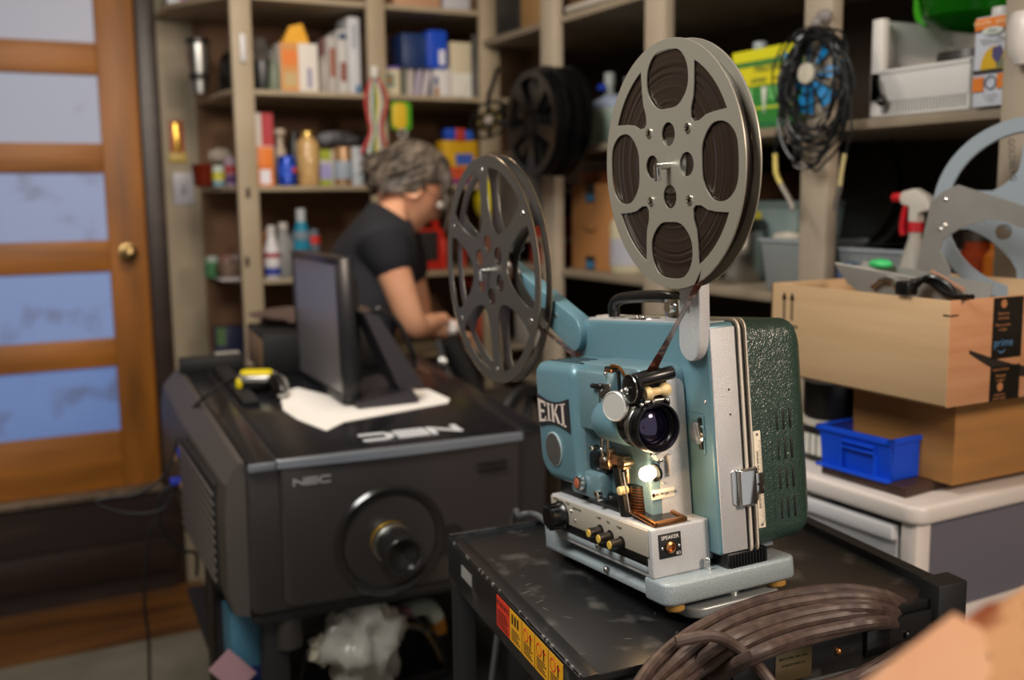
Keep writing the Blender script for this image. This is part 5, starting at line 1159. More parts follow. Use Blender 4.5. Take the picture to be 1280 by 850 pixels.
# hanging black reels
def wheel_loops(R_, n, ri=.40, ro=.86, hub=.16):
    L_ = [circ(R_, 60)]
    for k_ in range(n):
        mid = 2*PI*k_/n; h = PI/n
        pts = [(ro*math.cos(mid-h*.7+h*1.4*i/6), ro*math.sin(mid-h*.7+h*1.4*i/6)) for i in range(7)] + [(ri*math.cos(mid+h*.5-h*i/4), ri*math.sin(mid+h*.5-h*i/4)) for i in range(5)]
        L_.append([(x*R_, y*R_) for x, y in pts])
    L_.append(circ(hub*R_, 16)); return L_
BR_ = mat('black_reel', '141415', .18, .3)
hub_ = onX(684, 150, 1.62)
for i in range(9):
    M_ = Matrix.Translation(hub_+V((.013*i-.05, -.012*(i % 3), -.008*(i % 2)-.012*(i == 0)))) @ Matrix.Rotation(-PI/2+.02*(i % 3-1), 4, 'Y') @ Matrix.Rotation(i*.7, 4, 'Z')
    t = thing('black_film_reel', ['black film reel at the front of the hanging stack in the corner', '', '', '', '', '', '', '', 'rearmost black film reel of the hanging stack'][i] or 'black film reel stacked between others in the hanging bunch at the corner', 'film reel', M=M_, group='black reels hanging at the shelf corner')
    holed(wheel_loops(.160+.006*(i % 2), 5+(i % 2), .30), -.001, .001, 'flange', BR_, t); holed(wheel_loops(.160, 5+(i % 2), .30), .009, .011, 'flange', BR_, t)
    MB().lathe([(.02, 0), (.045, 0), (.045, .011), (.02, .011)], seg=20).done('hub', BR_, t)
t = thing('hanging_hook', 'dark hook holding the bunch of black reels on the side shelf post', 'hook', (0, 0, 0)); MB().tube([V((R-.02, 3.01, hub_.z+.03)), V((R-.04, 3.01, hub_.z+.025)), V((1.56, 3.01, hub_.z)), V((1.54, 3.01, hub_.z+.01))], .006).done('rod', BLACKM, t)
sh = onX(611, 146, 1.60)
t = thing('small_film_reel', 'small black reel with yellow centre hanging left of the black reel bunch', 'film reel', M=Matrix.Translation(sh+V((0, 0, -.01))) @ Matrix.Rotation(-PI/2+.5, 4, 'Y') @ Matrix.Rotation(.6, 4, 'X'))
holed(wheel_loops(.072, 6, .35), -.001, .001, 'flange', BR_, t); MB().lathe([(.010, -.008), (.045, -.008), (.045, -.002), (.010, -.002)], seg=24).done('wound_film', mat('yellowish_film', '5a4a1c', .4, mix=('1c1812', 60, .4, .6)), t)
MB().lathe([(0, 0), (.016, 0), (.016, .003), (0, .003)], seg=20).done('centre', cm('8a8078', .4), t)
t = thing('black_strap', 'black strap hanging down beside the corner post above the small reel', 'strap'); MB().tube([onX(622, 86, 1.70)]+[onX(x, y, 1.60) for x, y in ((616, 105), (611, 120), (610, 136))], .008).done('band', BLACKM, t)
# corner lower bays
t = carton('smile_box', 'small brown cardboard box with printed smile and dark tape in the middle side bay', 'box', 'r', 714, 762, 106, R1, R+.06, cm('a87442', .7), ((.38, .62, .78, 1, '1c1a1c'), (.38, .62, 0, .16, '1c1a1c'), (.40, .60, .80, .88, '2f6f92'), (.40, .60, .02, .10, '2f6f92')), d=.16)
k = Sp(738, R1, R+.06, 'r').k; H_ = 106*k; b_ = MB(); ww = .045
b_.prism([(-ww+2*ww*i/12, H_*.50-.018*math.sin(PI*i/12)) for i in range(13)] + [(ww-2*ww*i/12, H_*.50-.012*math.sin(PI*i/12)) for i in range(13)], -.003, -.001, 'y'); b_.done('smile', INK, t)
t = carton('orange_bottles_box', 'orange brown tins peeking above the smile box', 'tins', 'r', 722, 752, 16, R1+.275, R+.10, cm('8c4a24', .5), d=.1)
bottle('cream_jug', 'cream translucent jug with pale label right of the smile box', 'jug', 'r', 791, 0, ((26, 0), (28, 5), (28, 60), (20, 74), (8, 78)), R1, R+.11, cm('bdb59a', .4), cap=(8, 76, 86, 'b8b0a0'), band=((28.2, 10, 42, 'a8aab4'),))
t = carton('red_orange_box', 'red orange box left of the smile box behind the side post', 'box', 'r', 662, 684, 60, R1, R+.06, cm('8f2c18', .5), d=.1)
for i, (x, c, h, lb_) in enumerate(((604, 'c9b80f', 88, 'bright yellow bag seen through the empty reel'), )):
    tag(blob('yellow_bag', onX(x+2, 248, R+.02), .060, (.5, 1.35, 1.35), cm(c, .5), seed=31, amp=.12), lb_, 'bag')
t = carton('grey_case', 'mid grey case right of the yellow bag seen through the empty reel', 'case', 'r', 622, 656, 100, 1.352, R+.06, cm('5a5550', .5), d=.1)
b_ = onX(640, 310, R+.02); tag(blob('white_dish', b_, .05, (.5, 1.3, .35), cm('a6aab0', .4), seed=33, amp=.1), 'pale grey white dish seen through the empty reel', 'dish')
MB().box((R+.03, 3.06, 1.336), (2.3, 3.5, 1.350)).done('shelf_board', bpy.data.materials['beige_shelf_side'], bpy.data.objects['side_shelving'])
t = thing('red_hose', 'coiled red orange hose seen through the left of the empty reel', 'hose'); c_ = onX(588, 330, 1.72)
MB().tube([c_+V((0, .055*math.cos(a), .085*math.sin(a))) for a in [k_/14*2*PI for k_ in range(15)]], .009).done('loop', cm('b5382a', .4), t)
tag(blob('orange_cloth', onX(600, 408, 1.74), .065, (.5, .9, 1.15), mat('orange_check', 'a8482c', .7, mix=('8a2c1c', 30, .4, .6)), seed=41, amp=.15), 'orange checked cloth seen through the lower part of the empty reel', 'cloth')
tag(blob('red_bag', onX(566, 420, 1.72), .06, (.5, 1, 1.0), cm('a01a16', .5), seed=42, amp=.3), 'red bag beside the man left of the orange cloth', 'bag')
tag(MB().box((1.70, 3.08, .98), (1.80, 3.24, 1.10), bev=.004).done('white_tin', cm('8f8a84', .5)), 'pale tin low behind the empty reel left of the blue projector', 'tin')
for (n_, z, w_) in (('a', .95, 0),): MB().box((R+.001, 2.46, z-.02), (2.3, 3.0, z)).done('shelf_board', bpy.data.materials['beige_shelf_side'], bpy.data.objects['side_shelving'])
# black curved hose/wheel at floor-level between projectors
wl = thing('black_wheel', 'black wheel with spokes behind the large projector left of the teal projector', 'tyre', M=Matrix.Translation(onY(655, 545, 2.38)) @ Matrix.Rotation(PI/2, 4, 'X') @ Matrix.Rotation(.5, 4, 'Y'))
MB().lathe([(.11, -.018), (.135, -.012), (.140, 0), (.135, .012), (.11, .018)], seg=40, cap=False).done('tyre', BLACKM, wl)
b_ = MB()
for i in range(5): a = i*2*PI/5; b_.tube([(.02*math.cos(a), .02*math.sin(a), 0), (.115*math.cos(a), .115*math.sin(a), 0)], .010, smooth=False)
b_.cyl((0, 0, -.02), (0, 0, .02), .025); b_.done('rim', cm('14171c', .4), wl)
tb = thing('bench', 'grey work bench behind the large projector carrying the black wheel and tools', 'table', (1.35, 2.62, 0))
MB().box((-.22, -.2, .80), (.30, .6, .83), bev=.003).done('top', cm('3a342e', .6), tb)
for x in (-.2, .25):
    for y in (-.18, .55): MB().box((x, y, 0), (x+.03, y+.03, .80)).done('leg', BLACKM, tb)
# ---- upper middle side bays
t = carton('pale_green_tub', 'pale green tub holding a blue cloth on the side shelf left of the full reel', 'tub', 'r', 722, 790, 44, R2, R+.05, cm('95a59a', .5), d=.22)
s = Sp(750, R2+44*.00235, R+.10, 'r'); tag(blob('blue_grey_cloth', s.p+V((.05, -.01, .02)), .085, (.9, 1.0, .45), cm('7e8aa2', .8), seed=51, amp=.12), 'blue grey cloth heaped in the pale green tub', 'cloth')
bottle('pump_bottle', 'clear pump bottle with blue trigger behind the blue grey cloth', 'bottle', 'r', 762, 0, ((8, 0), (8, 60), (5, 76)), R2, R+.24, cm('8a9494', .3), cap=(7, 76, 92, '9aa0a0'))
bottle('small_clear_bottle', 'small clear capped bottle just left of the full reel', 'bottle', 'r', 786, 0, ((7, 0), (7, 60), (5, 70)), R2, R+.24, cm('6f7674', .3), cap=(6, 70, 84, '9aa0a0'))
t = thing('blue_nozzle', 'small bright blue nozzle left of the clear pump bottle', 'nozzle', Sp(752, R2+.20, R+.20, 'r').p); MB().rcyl((0, .012, 0), (0, -.018, 0), .011, .003).done('body', cm('1c3cb0', .4), t)
t = carton('lawn_product_box', 'yellow and green twin pack with white caps behind the full reel', 'pack', 'r', 912, 988, 100, R2, R+.07, cm('2f7d35', .45), ((0, 1, .86, 1, 'd2cf1c'), (0, 1, .80, .845, '3a7a3a'), (0, 1, .55, .79, 'd2c91c'), (.0, 1, .26, .29, 'b9c53a'), (.12, .34, .36, .52, '7cc07a'), (.62, .9, .36, .52, '5fae62'), (.0, 1, .04, .10, '1f6a3a')), d=.10)
k = Sp(950, R2, R+.07, 'r').k; w_ = wpx('r', R+.07, 912, 988)
text('MAUVAIS', 13*k, cm('4c6a3c', .5), t, frame((w_*.12, -.005, 75*k), (1, 0, 0), (0, 0, 1)), ext=.0001); text('HERBES', 9*k, cm('4c6a3c', .5), t, frame((-.01, -.005, 61*k), (1, 0, 0), (0, 0, 1)), ext=.0001)
b_ = MB(); b_.prism([(.0, 52*k), (.022, 52*k), (.012, 20*k)], -.0045, -.002, 'y'); b_.done('white_wedge', cm('c9d2c4', .5), t)
for x in (-.30, .36): MB().rcyl((w_*x, .05, 100*k), (w_*x, .05, 113*k), .018, .004).done('bottle_cap', cm('8f98a0', .4), t)
# cable coil hanging on the post, blue fan reel behind
po_ = V((R-.06, 1.795, 0))
CB = mat('black_lead', '101214', .35)
hc = thing('hanging_cable_coil', 'large loose coil of thin black cable hanging on the side shelf post', 'cable')
cc_ = onX(1018, 125, R-.07); rng = random.Random(11)
for i in range(17):
    a0 = rng.uniform(-.3, .3); ry = rng.uniform(.070, .105); rz_ = rng.uniform(.098, .150); dy, dz = rng.uniform(-.012, .012), 0.145-rz_
    pts = []
    for j in range(15):
        a = j/14*2*PI+PI/2; pts.append(cc_+V((rng.uniform(-.020, .014), dy+ry*math.cos(a)*(1+.06*math.sin(3*a+i)), dz+rz_*math.sin(a)+.01*math.sin(2*a+i))))
    MB().tube(pts, .0030, seg=6, sub=4).done('loop', CB, hc)
e = MB(); e.tube([onX(x, y, R-.075) for x, y in ((975, 150), (970, 175), (969, 198))], .003, m=CB, seg=6); e.tube([onX(x, y, R-.075) for x, y in ((969, 192), (970, 215), (976, 230))], .0055, m=cm('c9b964', .4), seg=8); e.tube([onX(x, y, R-.075) for x, y in ((976, 230), (986, 248), (992, 262))], .0062, m=cm('8a857c', .35, .5), seg=8); e.done('yellow_plug', None, hc)
e = MB(); e.tube([onX(x, y, R-.075) for x, y in ((1062, 120), (1064, 160), (1056, 195))], .003, m=CB, seg=6); e.tube([onX(x, y, R-.075) for x, y in ((1056, 192), (1052, 215), (1050, 232))], .0045, m=cm('b3a878', .4), seg=8); e.tube([onX(x, y, R-.075) for x, y in ((1050, 232), (1046, 250), (1044, 264))], .006, m=cm('6f6c68', .35, .5), seg=8); e.done('metal_plug', None, hc)
e = MB(); e.tube([onX(x, y, R-.075) for x, y in ((982, 155), (985, 170), (988, 178))], .005, m=cm('9a8f86', .4)); e.done('small_plug', None, hc)
t = thing('clear_hook', 'clear plastic hook on the side shelf post above the cable coil', 'hook', onX(1030, 20, R-.035)); MB().sph((0, 0, 0), .022, seg=14, sc=(.6, 1, .7)).sph((-.01, .012, -.012), .012, seg=10).done('hook_body', mat('cloudy_plastic', 'a09a98', .15, trans=.4), t)
fr = thing('blue_fan', 'small fan with bright blue blades and cream centre hanging behind the cable coil', 'fan', M=Matrix.Translation(onX(1012, 92, R-.045)) @ Matrix.Rotation(-PI/2, 4, 'Y') @ Matrix.Rotation(.12, 4, 'X'))
b_ = MB(); 
for i in range(7):
    a = i*2*PI/7; c_, s_ = math.cos(a), math.sin(a); b2 = math.cos(a+.5), math.sin(a+.5)
    b_.loft([[V((.02*c_, .02*s_, 0)), V((.088*c_, .088*s_, .0)), V((.088*b2[0], .088*b2[1], -.012)), V((.025*b2[0], .025*b2[1], -.012))], [V((.02*c_, .02*s_, .003)), V((.088*c_, .088*s_, .003)), V((.088*b2[0], .088*b2[1], -.009)), V((.025*b2[0], .025*b2[1], -.009))]])
b_.done('blades', cm('1c88c8', .35), fr)
b_ = MB()
for i in range(12): a = i*PI/6; b_.tube([(.02*math.cos(a), .02*math.sin(a), .010), (.10*math.cos(a), .10*math.sin(a), .006)], .0022, seg=6, smooth=False)
for r_ in (.045, .072, .10): b_.tube([(r_*math.cos(k_*PI/18), r_*math.sin(k_*PI/18), .008) for k_ in range(37)], .0022, seg=6, smooth=False)
b_.done('guard', BLACKP, fr); MB().lathe([(0, .006), (.024, .006), (.022, .014), (0, .016)], seg=24).done('centre', cm('c9c2b0', .4), fr)
# white tray / bin on shelf
wt = thing('white_letter_tray', 'white plastic tray with stepped side and slotted base on the side shelf', 'tray')
wy0, wy1 = onX(1090, 100, R+.02).y, onX(1215, 100, R+.02).y
ST_ = R2+.001
def tb_(lo, hi, b_, bev=.003): return b_.box((R+.015+lo[0], wy1+lo[1], ST_+lo[2]), (R+.015+hi[0], wy1+hi[1], ST_+hi[2]), bev=bev)
LT = wy0-wy1
b_ = MB(); tb_((0, 0, .030), (.004, LT, .095), b_); tb_((-.004, 0, .088), (.008, LT-.02, .097), b_); tb_((0, LT-.030, 0), (.02, LT, .205), b_); tb_((0, LT-.006, 0), (.24, LT, .205), b_); tb_((.24, 0, 0), (.245, LT, .185), b_); tb_((0, 0, .028), (.24, LT, .032), b_); tb_((0, 0, .0), (.22, .006, .10), b_)
tb_((.0, .0, 0), (.006, LT, .006), b_)
b_.done('shell', mat('bin_white', 'd2d0cc', .4), wt)
b_ = MB()
for i in range(26): tb_((0.0, .004+i*(LT-.05)/26, .004), (.005, .004+(i+.5)*(LT-.05)/26, .031), b_, 0)
b_.done('slotted_base', mat('bin_white', '', 1), wt)
t = thing('dark_disc', 'dark round disc lying inside the white tray', 'disc', (R+.13, (wy0+wy1)/2-.04, ST_+.034)); MB().lathe([(.0, 0), (.07, .002), (.075, .05), (.07, .09), (0, .095)], seg=28).done('body', cm('2a2622', .4), t)
t = thing('black_plug', 'small black plug hanging on the left of the white tray', 'plug', onX(1102, 126, R-.01)); MB().sph((0, 0, 0), .012, seg=12, sc=(1, .8, 1)).tube([(0, 0, .005), (.004, .012, .03), (.008, .02, .05)], .003).done('body', BLACKP, t)
# solvent tin
sv = carton('solvent_can', 'white rectangular solvent can with orange panels beside the white tray', 'can', 'r', 1209, 1259, 110, R2, R-.012, cm('c2c6d0', .35), ((0, 1, .86, .985, 'd97a24'), (0, 1, .835, .86, '6a3c1c')), d=.055)
s_ = Sp(1234, R2, R-.012, 'r'); k = s_.k; w_ = wpx('r', R-.012, 1209, 1259); H_ = 110*k
sv.location.z += 0
MB().rcyl((-w_*.12, .028, H_), (-w_*.12, .028, H_+12*k), 13*k*.9, .003).done('cap', cm('cfcdc9', .4), sv)
def fr_(x, y): return (w_*x, H_*y)
b_ = MB(); b_.prism([(w_*.02+w_*.33*math.cos(a), H_*.40+H_*.26*math.sin(a)) for a in [k_/16*PI for k_ in range(17)]], -.0035, -.001, 'y', m=cm('c9a21c', .5))
b_.prism([fr_(-.02, .64), fr_(.18, .66), fr_(.25, .56), fr_(.10, .46), fr_(-.02, .54)], -.0045, -.003, 'y', m=cm('4a4470', .5)); b_.prism([fr_(.08, .42), fr_(.34, .42), fr_(.30, .54), fr_(.12, .50)], -.0042, -.003, 'y', m=cm('6c7058', .5))
b_.done('picture', None, sv)
b_ = MB(); b_.box((-w_*.48, -.005, H_*.37), (w_*.42, -.001, H_*.41), m=cm('2c2c30', .5)); b_.box((-w_*.48, -.004, H_*.17), (-w_*.22, -.001, H_*.33), m=cm('d07424', .5)); b_.box((w_*.12, -.004, H_*.19), (w_*.40, -.001, H_*.35), m=cm('d07424', .5))
b_.done('printed_marks', None, sv); b_ = MB(); b_.lathe([(w_*.12, 0), (w_*.145, 0), (w_*.145, .001), (w_*.12, .001)], (-w_*.04, -.003, H_*.26), (0, -1, 0), 20, m=cm('4c5a70', .5), cap=False)
b_.prism([(-w_*.02+w_*.26*math.cos(a), H_*.83+H_*.045*math.sin(a)) for a in [k_/16*2*PI for k_ in range(16)]], -.006, -.0035, 'y', m=cm('bfc4bc', .5))
b_.done('printed_marks', None, sv)
for tx, y, sz, c in (('WATER . SEALER', .92, 7.5, 'e6c9a4'), ('SEAL', .83, 6, '6c7a6c'), ('PROTECTS WOOD', .735, 4.2, '6c6a74'), ('BOIS EXTERIEUR', .70, 4, '6c6a74'), ('DANGER', .12, 5, '8a8a94'), ('3.78 L', .07, 5, '6c8a6c')):
    text(tx, sz*k, cm(c, .5), sv, frame((-w_*.02, -.0066, H_*y), (1, 0, 0), (0, 0, 1)), ext=.0001)
gb = thing('green_glass_jug', 'transparent bright green jug hanging over the side shelf above the white tray', 'jug', onX(1215, 8, R+.12))
MB().lathe([(0, -.055), (.06, -.048), (.095, -.02), (.105, .03), (.10, .12)], seg=28, cap=False).done('body', mat('green_glass', '1a7a12', .08, trans=.6), gb); MB().tube([(-.02, .095, .06), (-.01, .125, .05), (-.01, .125, .0), (-.01, .10, -.02)], .010).done('handle', mat('green_glass_light', '4cb82a', .15, trans=.3), gb)
t = thing('white_dispenser', 'white round dispenser mounted on the right end post', 'dispenser', onX(1284, 48, R-.045)); MB().tube([(0, 0, .045), (0, 0, .02), (0, .0, -.02), (0, 0, -.045)], lambda t_: .02+.014*math.sin(PI*min(1, t_*.8+.2)), seg=16).done('body', cm('c9c2bc', .35), t); MB().tube([(0, .03, -.0), (-.01, .05, .01)], .002).done('nozzle', STEEL, t)
# ---- lower right shelf (behind the reel and box)
t = thing('storage_box', 'pale grey storage box with yellow label stripe on the lower side shelf', 'box', (1.98, onX(965, 280, 1.98).y, R1+.001)); MB().box((-.02, -.12, 0), (.15, .10, .215), bev=.006).done('body', mat('grey_teal_box', '7a8c8a', .5, mix=('8c9c98', 12, .4, .7)), t)
MB().box((-.022, .02, .17), (-.019, .098, .19)).done('label_stripe', cm('b8ae2a', .5), t); MB().box((-.024, -.122, .200), (.152, .102, .218), bev=.004).done('rim', cm('73827f', .5), t)
bottle('steel_pot', 'shiny steel pot with dark lid behind the full reel on the lower side shelf', 'pot', 'r', 920, 0, ((34, 0), (36, 3), (36, 62), (34, 66)), R1, R+.16, STEEL, cap=(37, 62, 76, '171513'))
t = thing('pot_latch', 'dark oval latch on the front of the steel pot', 'latch', onX(903, 342, R+.05)); MB().rcyl((0, 0, -.014), (0, 0, .014), .008, .003).done('body', BLACKM, t)
def tub(name, label, x0, x1, h, dep, top=None, d=.16, taper=.86):
    s = Sp((x0+x1)/2, R1, dep, 'r'); w_ = wpx('r', dep, x0, x1); H = h*s.k
    t = thing(name, label, 'tub', s.p+V((0, 0, .001)), s.rz)
    MB().box((-w_/2, 0, 0), (w_/2, d, H), bev=.004, taper=taper).done('body', mat('hazy_tub', '9fa6a8', .35, trans=.45), t); MB().box((-w_/2-.004, -.004, H-.008), (w_/2+.004, d+.004, H), bev=.003).done('rim', mat('hazy_rim', 'a9b3ba', .3, trans=.2), t)
    return t
tub('plastic_tub', 'hazy plastic tub of pale goods left of the wide side post', 950, 1022, 66, R+.03)
tag(blob('white_goods', Sp(986, R1+.115, R+.09, 'r').p, .05, (.8, 1.1, .6), cm('b5b0a4', .7), seed=61, amp=.3), 'white bundle inside the hazy plastic tub', 'cloth'); tag(blob('beige_goods', Sp(992, R1+.045, R+.085, 'r').p, .032, (.8, .9, 1), cm('a88c5c', .7), seed=62, amp=.2), 'beige packet low in the hazy plastic tub', 'packet')
tub('lidded_tub', 'wide hazy plastic container of bottles right of the wide side post', 1045, 1150, 66, R+.03, d=.2)
t = thing('clear_roll', 'blue and white roll inside the wide hazy container', 'roll', Sp(1068, R1+.06, R+.028, 'r').p, -PI/2); MB().lathe([(.012, 0), (.026, 0), (.026, .03), (.012, .03)], (0, .01, 0), (0, -1, 0), 24).done('body', cm('4a5c78', .4), t)
tag(blob('white_filler', Sp(1108, R1+.09, R+.09, 'r').p, .05, (.7, 1.3, .5), cm('b3aea8', .7), seed=63, amp=.3), 'white rags inside the wide hazy container', 'cloth')
t = thing('dark_film_reel', 'large dark reel standing deep in the lower side shelf right of the wide post', 'film reel', M=Matrix.Translation(onX(1075, 245, 2.15)) @ Matrix.Rotation(-PI/2+.2, 4, 'Y')); holed(wheel_loops(.17, 6), -.001, .001, 'flange', cm('1a1816', .3), t); MB().lathe([(.03, .002), (.14, .002), (.14, .016), (.03, .016)], seg=40).done('wound_film', cm('14110f', .35), t)
for i in range(1): pass
tag(MB().box((1.95, onX(900, 240, 2.1).y-.3, R1+.22), (2.3, onX(900, 240, 2.1).y+.05, R1+.30), bev=.004).done('wooden_slab', cm('4a2c14', .6)), 'dark brown wooden slab high on the lower side shelf behind the full reel', 'wood')
# spray bottle
sp_ = thing('spray_bottle', 'white spray bottle with red trigger on the side shelf left of the grey reel', 'spray bottle', (1.735, onX(1144, 300, 1.735).y, R1+.001), -PI/2)
k = Sp(1150, R1, 1.735, 'r').k
MB().lathe([(0, 0), (.034, 0), (.036, .01), (.036, .05), (.026, .10), (.013, .145), (.013, .165)], seg=20).done('bottle', mat('milky_plastic', 'b9b3aa', .35, trans=.2), sp_)
MB().lathe([(.016, 0), (.016, .02), (0, .021)], (0, 0, .158), seg=16).done('collar', cm('b81c24', .4), sp_)
b_ = MB(); b_.prism([(-.036, .225), (-.030, .240), (.0, .246), (.030, .232), (.048, .205), (.030, .200), (.012, .196), (.012, .178), (-.010, .178), (-.010, .210), (-.030, .214)], -.012, .012, 'y', bev=.003); b_.done('spray_head', cm('c9c4ba', .4), sp_)
b_ = MB(); b_.rcyl((-.060, 0, .228), (-.030, 0, .228), .010, .002); b_.tube([(-.022, 0, .222), (-.030, 0, .195), (-.034, 0, .165), (-.030, 0, .150)], (.007, .009)); b_.done('trigger', cm('c01824', .35), sp_)
# ================================================================== THE MAN
def skin_mesh(name, joints, edges, m, par, sub=2, smooth=True):
    me = bpy.data.meshes.new(name+'_s'); me.from_pydata([j[0] for j in joints], edges, [])
    o = bpy.data.objects.new(name+'_s', me); COL.objects.link(o)
    mo = o.modifiers.new('k', 'SKIN'); mo.use_smooth_shade = True
    for v, j in zip(me.skin_vertices[0].data, joints): v.radius = j[1]
    me.skin_vertices[0].data[0].use_root = True
    s = o.modifiers.new('s', 'SUBSURF'); s.levels = s.render_levels = sub
    bpy.context.view_layer.update()
    nm = bpy.data.meshes.new_from_object(o.evaluated_get(bpy.context.evaluated_depsgraph_get())); nm.name = name
    bpy.data.objects.remove(o); nm.materials.clear(); nm.materials.append(m)
    for p in nm.polygons: p.use_smooth = True
    r = bpy.data.objects.new(name, nm); COL.objects.link(r); r.parent = par; return r
YM = 3.02
def mp_(x, y, dy=0): return onY(x, y, YM+dy)
man = thing('person', 'person in black t-shirt with glasses bending over work behind the large projector', 'person', (0, 0, 0))
# key joints (dy negative = nearer the camera)
neck = mp_(484, 262, 0); shR = mp_(478, 300, -.15); shL = mp_(500, 300, .17); chest = mp_(455, 345, 0); belly = mp_(430, 440, 0); hip = mp_(425, 540, 0)
hd_c = mp_(511, 238, 0)
elR = mp_(517, 412, -.17); wrR = mp_(548, 402, -.06); haR = mp_(558, 400, -.04); elL = mp_(530, 410, .22); wrL = mp_(560, 415, .07)
J = [(hip, (.15, .12)), (belly, (.15, .11)), (chest, (.155, .12)), (neck+V((-.02, 0, -.03)), (.075, .07)), (neck+V((.035, 0, .02)), (.055, .055)), (hd_c+V((-.03, 0, -.05)), (.055, .05)),
     (shR, (.062, .060)), (elR, (.045, .045)), (wrR, (.030, .026)), (shL, (.062, .06)), (elL, (.043, .043)), (wrL, (.029, .026)),
     (hip+V((0, -.09, -.10)), (.09, .09)), (V((hip.x+.03, hip.y-.10, .50)), (.065, .065)), (V((hip.x, hip.y-.10, .10)), (.045, .045)), (hip+V((0, .09, -.10)), (.09, .09)), (V((hip.x+.03, hip.y+.10, .50)), (.065, .065)), (V((hip.x, hip.y+.10, .10)), (.045, .045)),
     (haR, (.034, .020)), (mp_(572, 412, .06), (.034, .020)), (V((hip.x+.12, hip.y-.10, .05)), (.04, .035)), (V((hip.x+.12, hip.y+.10, .05)), (.04, .035))]
E_ = [(0, 1), (1, 2), (2, 3), (3, 4), (4, 5), (3, 6), (6, 7), (7, 8), (3, 9), (9, 10), (10, 11), (0, 12), (12, 13), (13, 14), (0, 15), (15, 16), (16, 17), (8, 18), (11, 19), (14, 20), (17, 21)]
body = skin_mesh('body', J, E_, SKIN, man)
# head, faces right and down
from mathutils import noise as _ns
def head_mesh():
    b_ = bmesh.new(); bmesh.ops.create_uvsphere(b_, u_segments=40, v_segments=28, radius=1)
    for v in b_.verts:
        x, y, z = v.co                       # +x is the face
        r = V((.100*x, .076*y, .118*z))
        if z < 0: r.y *= 1-.34*(-z)**1.3; r.x = r.x*(1-.14*(-z)) + (.016*(-z) if x > 0 else .030*(-z))
        if x > .3: r.x -= .012*(x-.3)*(1 if z > -.9 else 0)
        def bump(cx, cy_, cz, s, amp): 
            d2 = ((y-cy_)**2+(z-cz)**2)/(s*s); return amp*math.exp(-d2) if x > 0 else 0
        r.x += bump(0, 0, -.16, .13, .026)+bump(0, 0, .03, .09, .014)+bump(0, 0, -.55, .20, .008)+bump(0, 0, -.88, .22, .012)
        r.x += bump(0, .30, .24, .22, .006)+bump(0, -.30, .24, .22, .006)-bump(0, .38, .06, .15, .010)-bump(0, -.38, .06, .15, .010)-bump(0, 0, -.45, .08, .004)
        v.co = r
    return b_
HM = Matrix.Translation(hd_c) @ Matrix.Rotation(math.radians(-8), 4, 'Z') @ Matrix.Rotation(math.radians(34), 4, 'Y') @ Matrix.Scale(1.12, 4)
hp_ = bpy.data.objects.new('head', bpy.data.meshes.new('head')); b_ = head_mesh(); b_.to_mesh(hp_.data); b_.free(); hp_.data.materials.append(SKIN); COL.objects.link(hp_); hp_.parent = man; hp_.matrix_basis = HM
for p in hp_.data.polygons: p.use_smooth = True
for s_ in (-1, 1):
    e = MB(); e.lathe([(.004, 0), (.020, .003), (.026, .010), (.022, .013), (.014, .008), (.0, .005)], (-.008, s_*.074, -.004), (-.15, s_, 0), 18); 
    o = e.done('ear', SKIN, man, X=HM)
b_ = bmesh.new(); bmesh.ops.create_uvsphere(b_, u_segments=72, v_segments=48, radius=1)
dl_ = []
for v in b_.verts:
    x, y, z = v.co
    lim = .16 - .62*max(0, -x) + .62*max(0, x) - (.20 if abs(y) > .6 and x < .25 else 0)
    if z < lim-.12: dl_.append(v); continue
    st = _ns.noise(V((x*1.6+3, y*3.5, z*3.5)))*.07+_ns.noise(V((x*3, y*16, z*9)))*.04
    k_ = 1.09+st+.05*max(0, z)
    v.co = V((.103*x*k_-.004, .081*y*k_, .122*z*k_+.004))
bmesh.ops.delete(b_, geom=dl_, context='VERTS')
ext = bmesh.ops.solidify(b_, geom=b_.faces[:], thickness=.016)
hm = bpy.data.meshes.new('hair'); b_.to_mesh(hm); b_.free(); hm.materials.append(HAIR)
for p in hm.polygons: p.use_smooth = True
ho = bpy.data.objects.new('hair', hm); COL.objects.link(ho); ho.parent = man; ho.matrix_basis = HM
rng = random.Random(4); lk = MB()
for i in range(90):
    a = rng.uniform(-PI, PI); zz_ = rng.uniform(.05, .95)
    c, s = math.cos(a), math.sin(a); rxy = math.sqrt(1-zz_*zz_)
    p0 = V((.108*c*rxy, .085*s*rxy, .127*zz_+.006)); dn = V((-.045 if c < .2 else .030, s*.016, -.050))
    p1 = p0+dn*.5+V((c, s, .25))*.008; p2 = p0+dn*rng.uniform(.9, 1.3)
    lk.tube([p0, p1, p2], lambda t_: max(.0012, .0060*(1-t_)+.0012), seg=5, sub=3)
lk.done('hair_locks', HAIR, man, X=HM)
gs = MB(); gs.tube([(.092, .070, .022), (.10, .035, .022), (.114, .0, .026), (.10, -.035, .022), (.092, -.070, .022), (.04, -.082, .018), (-.01, -.080, .010)], .0016, m=CHROME, seg=6); gs.tube([(.092, .070, .022), (.04, .082, .018), (-.01, .080, .010)], .0016, m=CHROME, seg=6)
for s_ in (-1, 1): gs.tube([(.106-.010*abs(math.cos(a)), s_*(.036+.026*math.cos(a)), .006+.020*math.sin(a)) for a in [k_/12*2*PI for k_ in range(13)]], .0014, m=CHROME, seg=6)
gs.done('glasses', None, man, X=HM)
for s_ in (-1, 1): MB().sph((.088, s_*.032, .010), .012, seg=12, m=cm('c9beb4', .2)).sph((.0975, s_*.032, .008), .0055, seg=8, m=cm('1c1410', .2)).done('eye', None, man, X=HM)
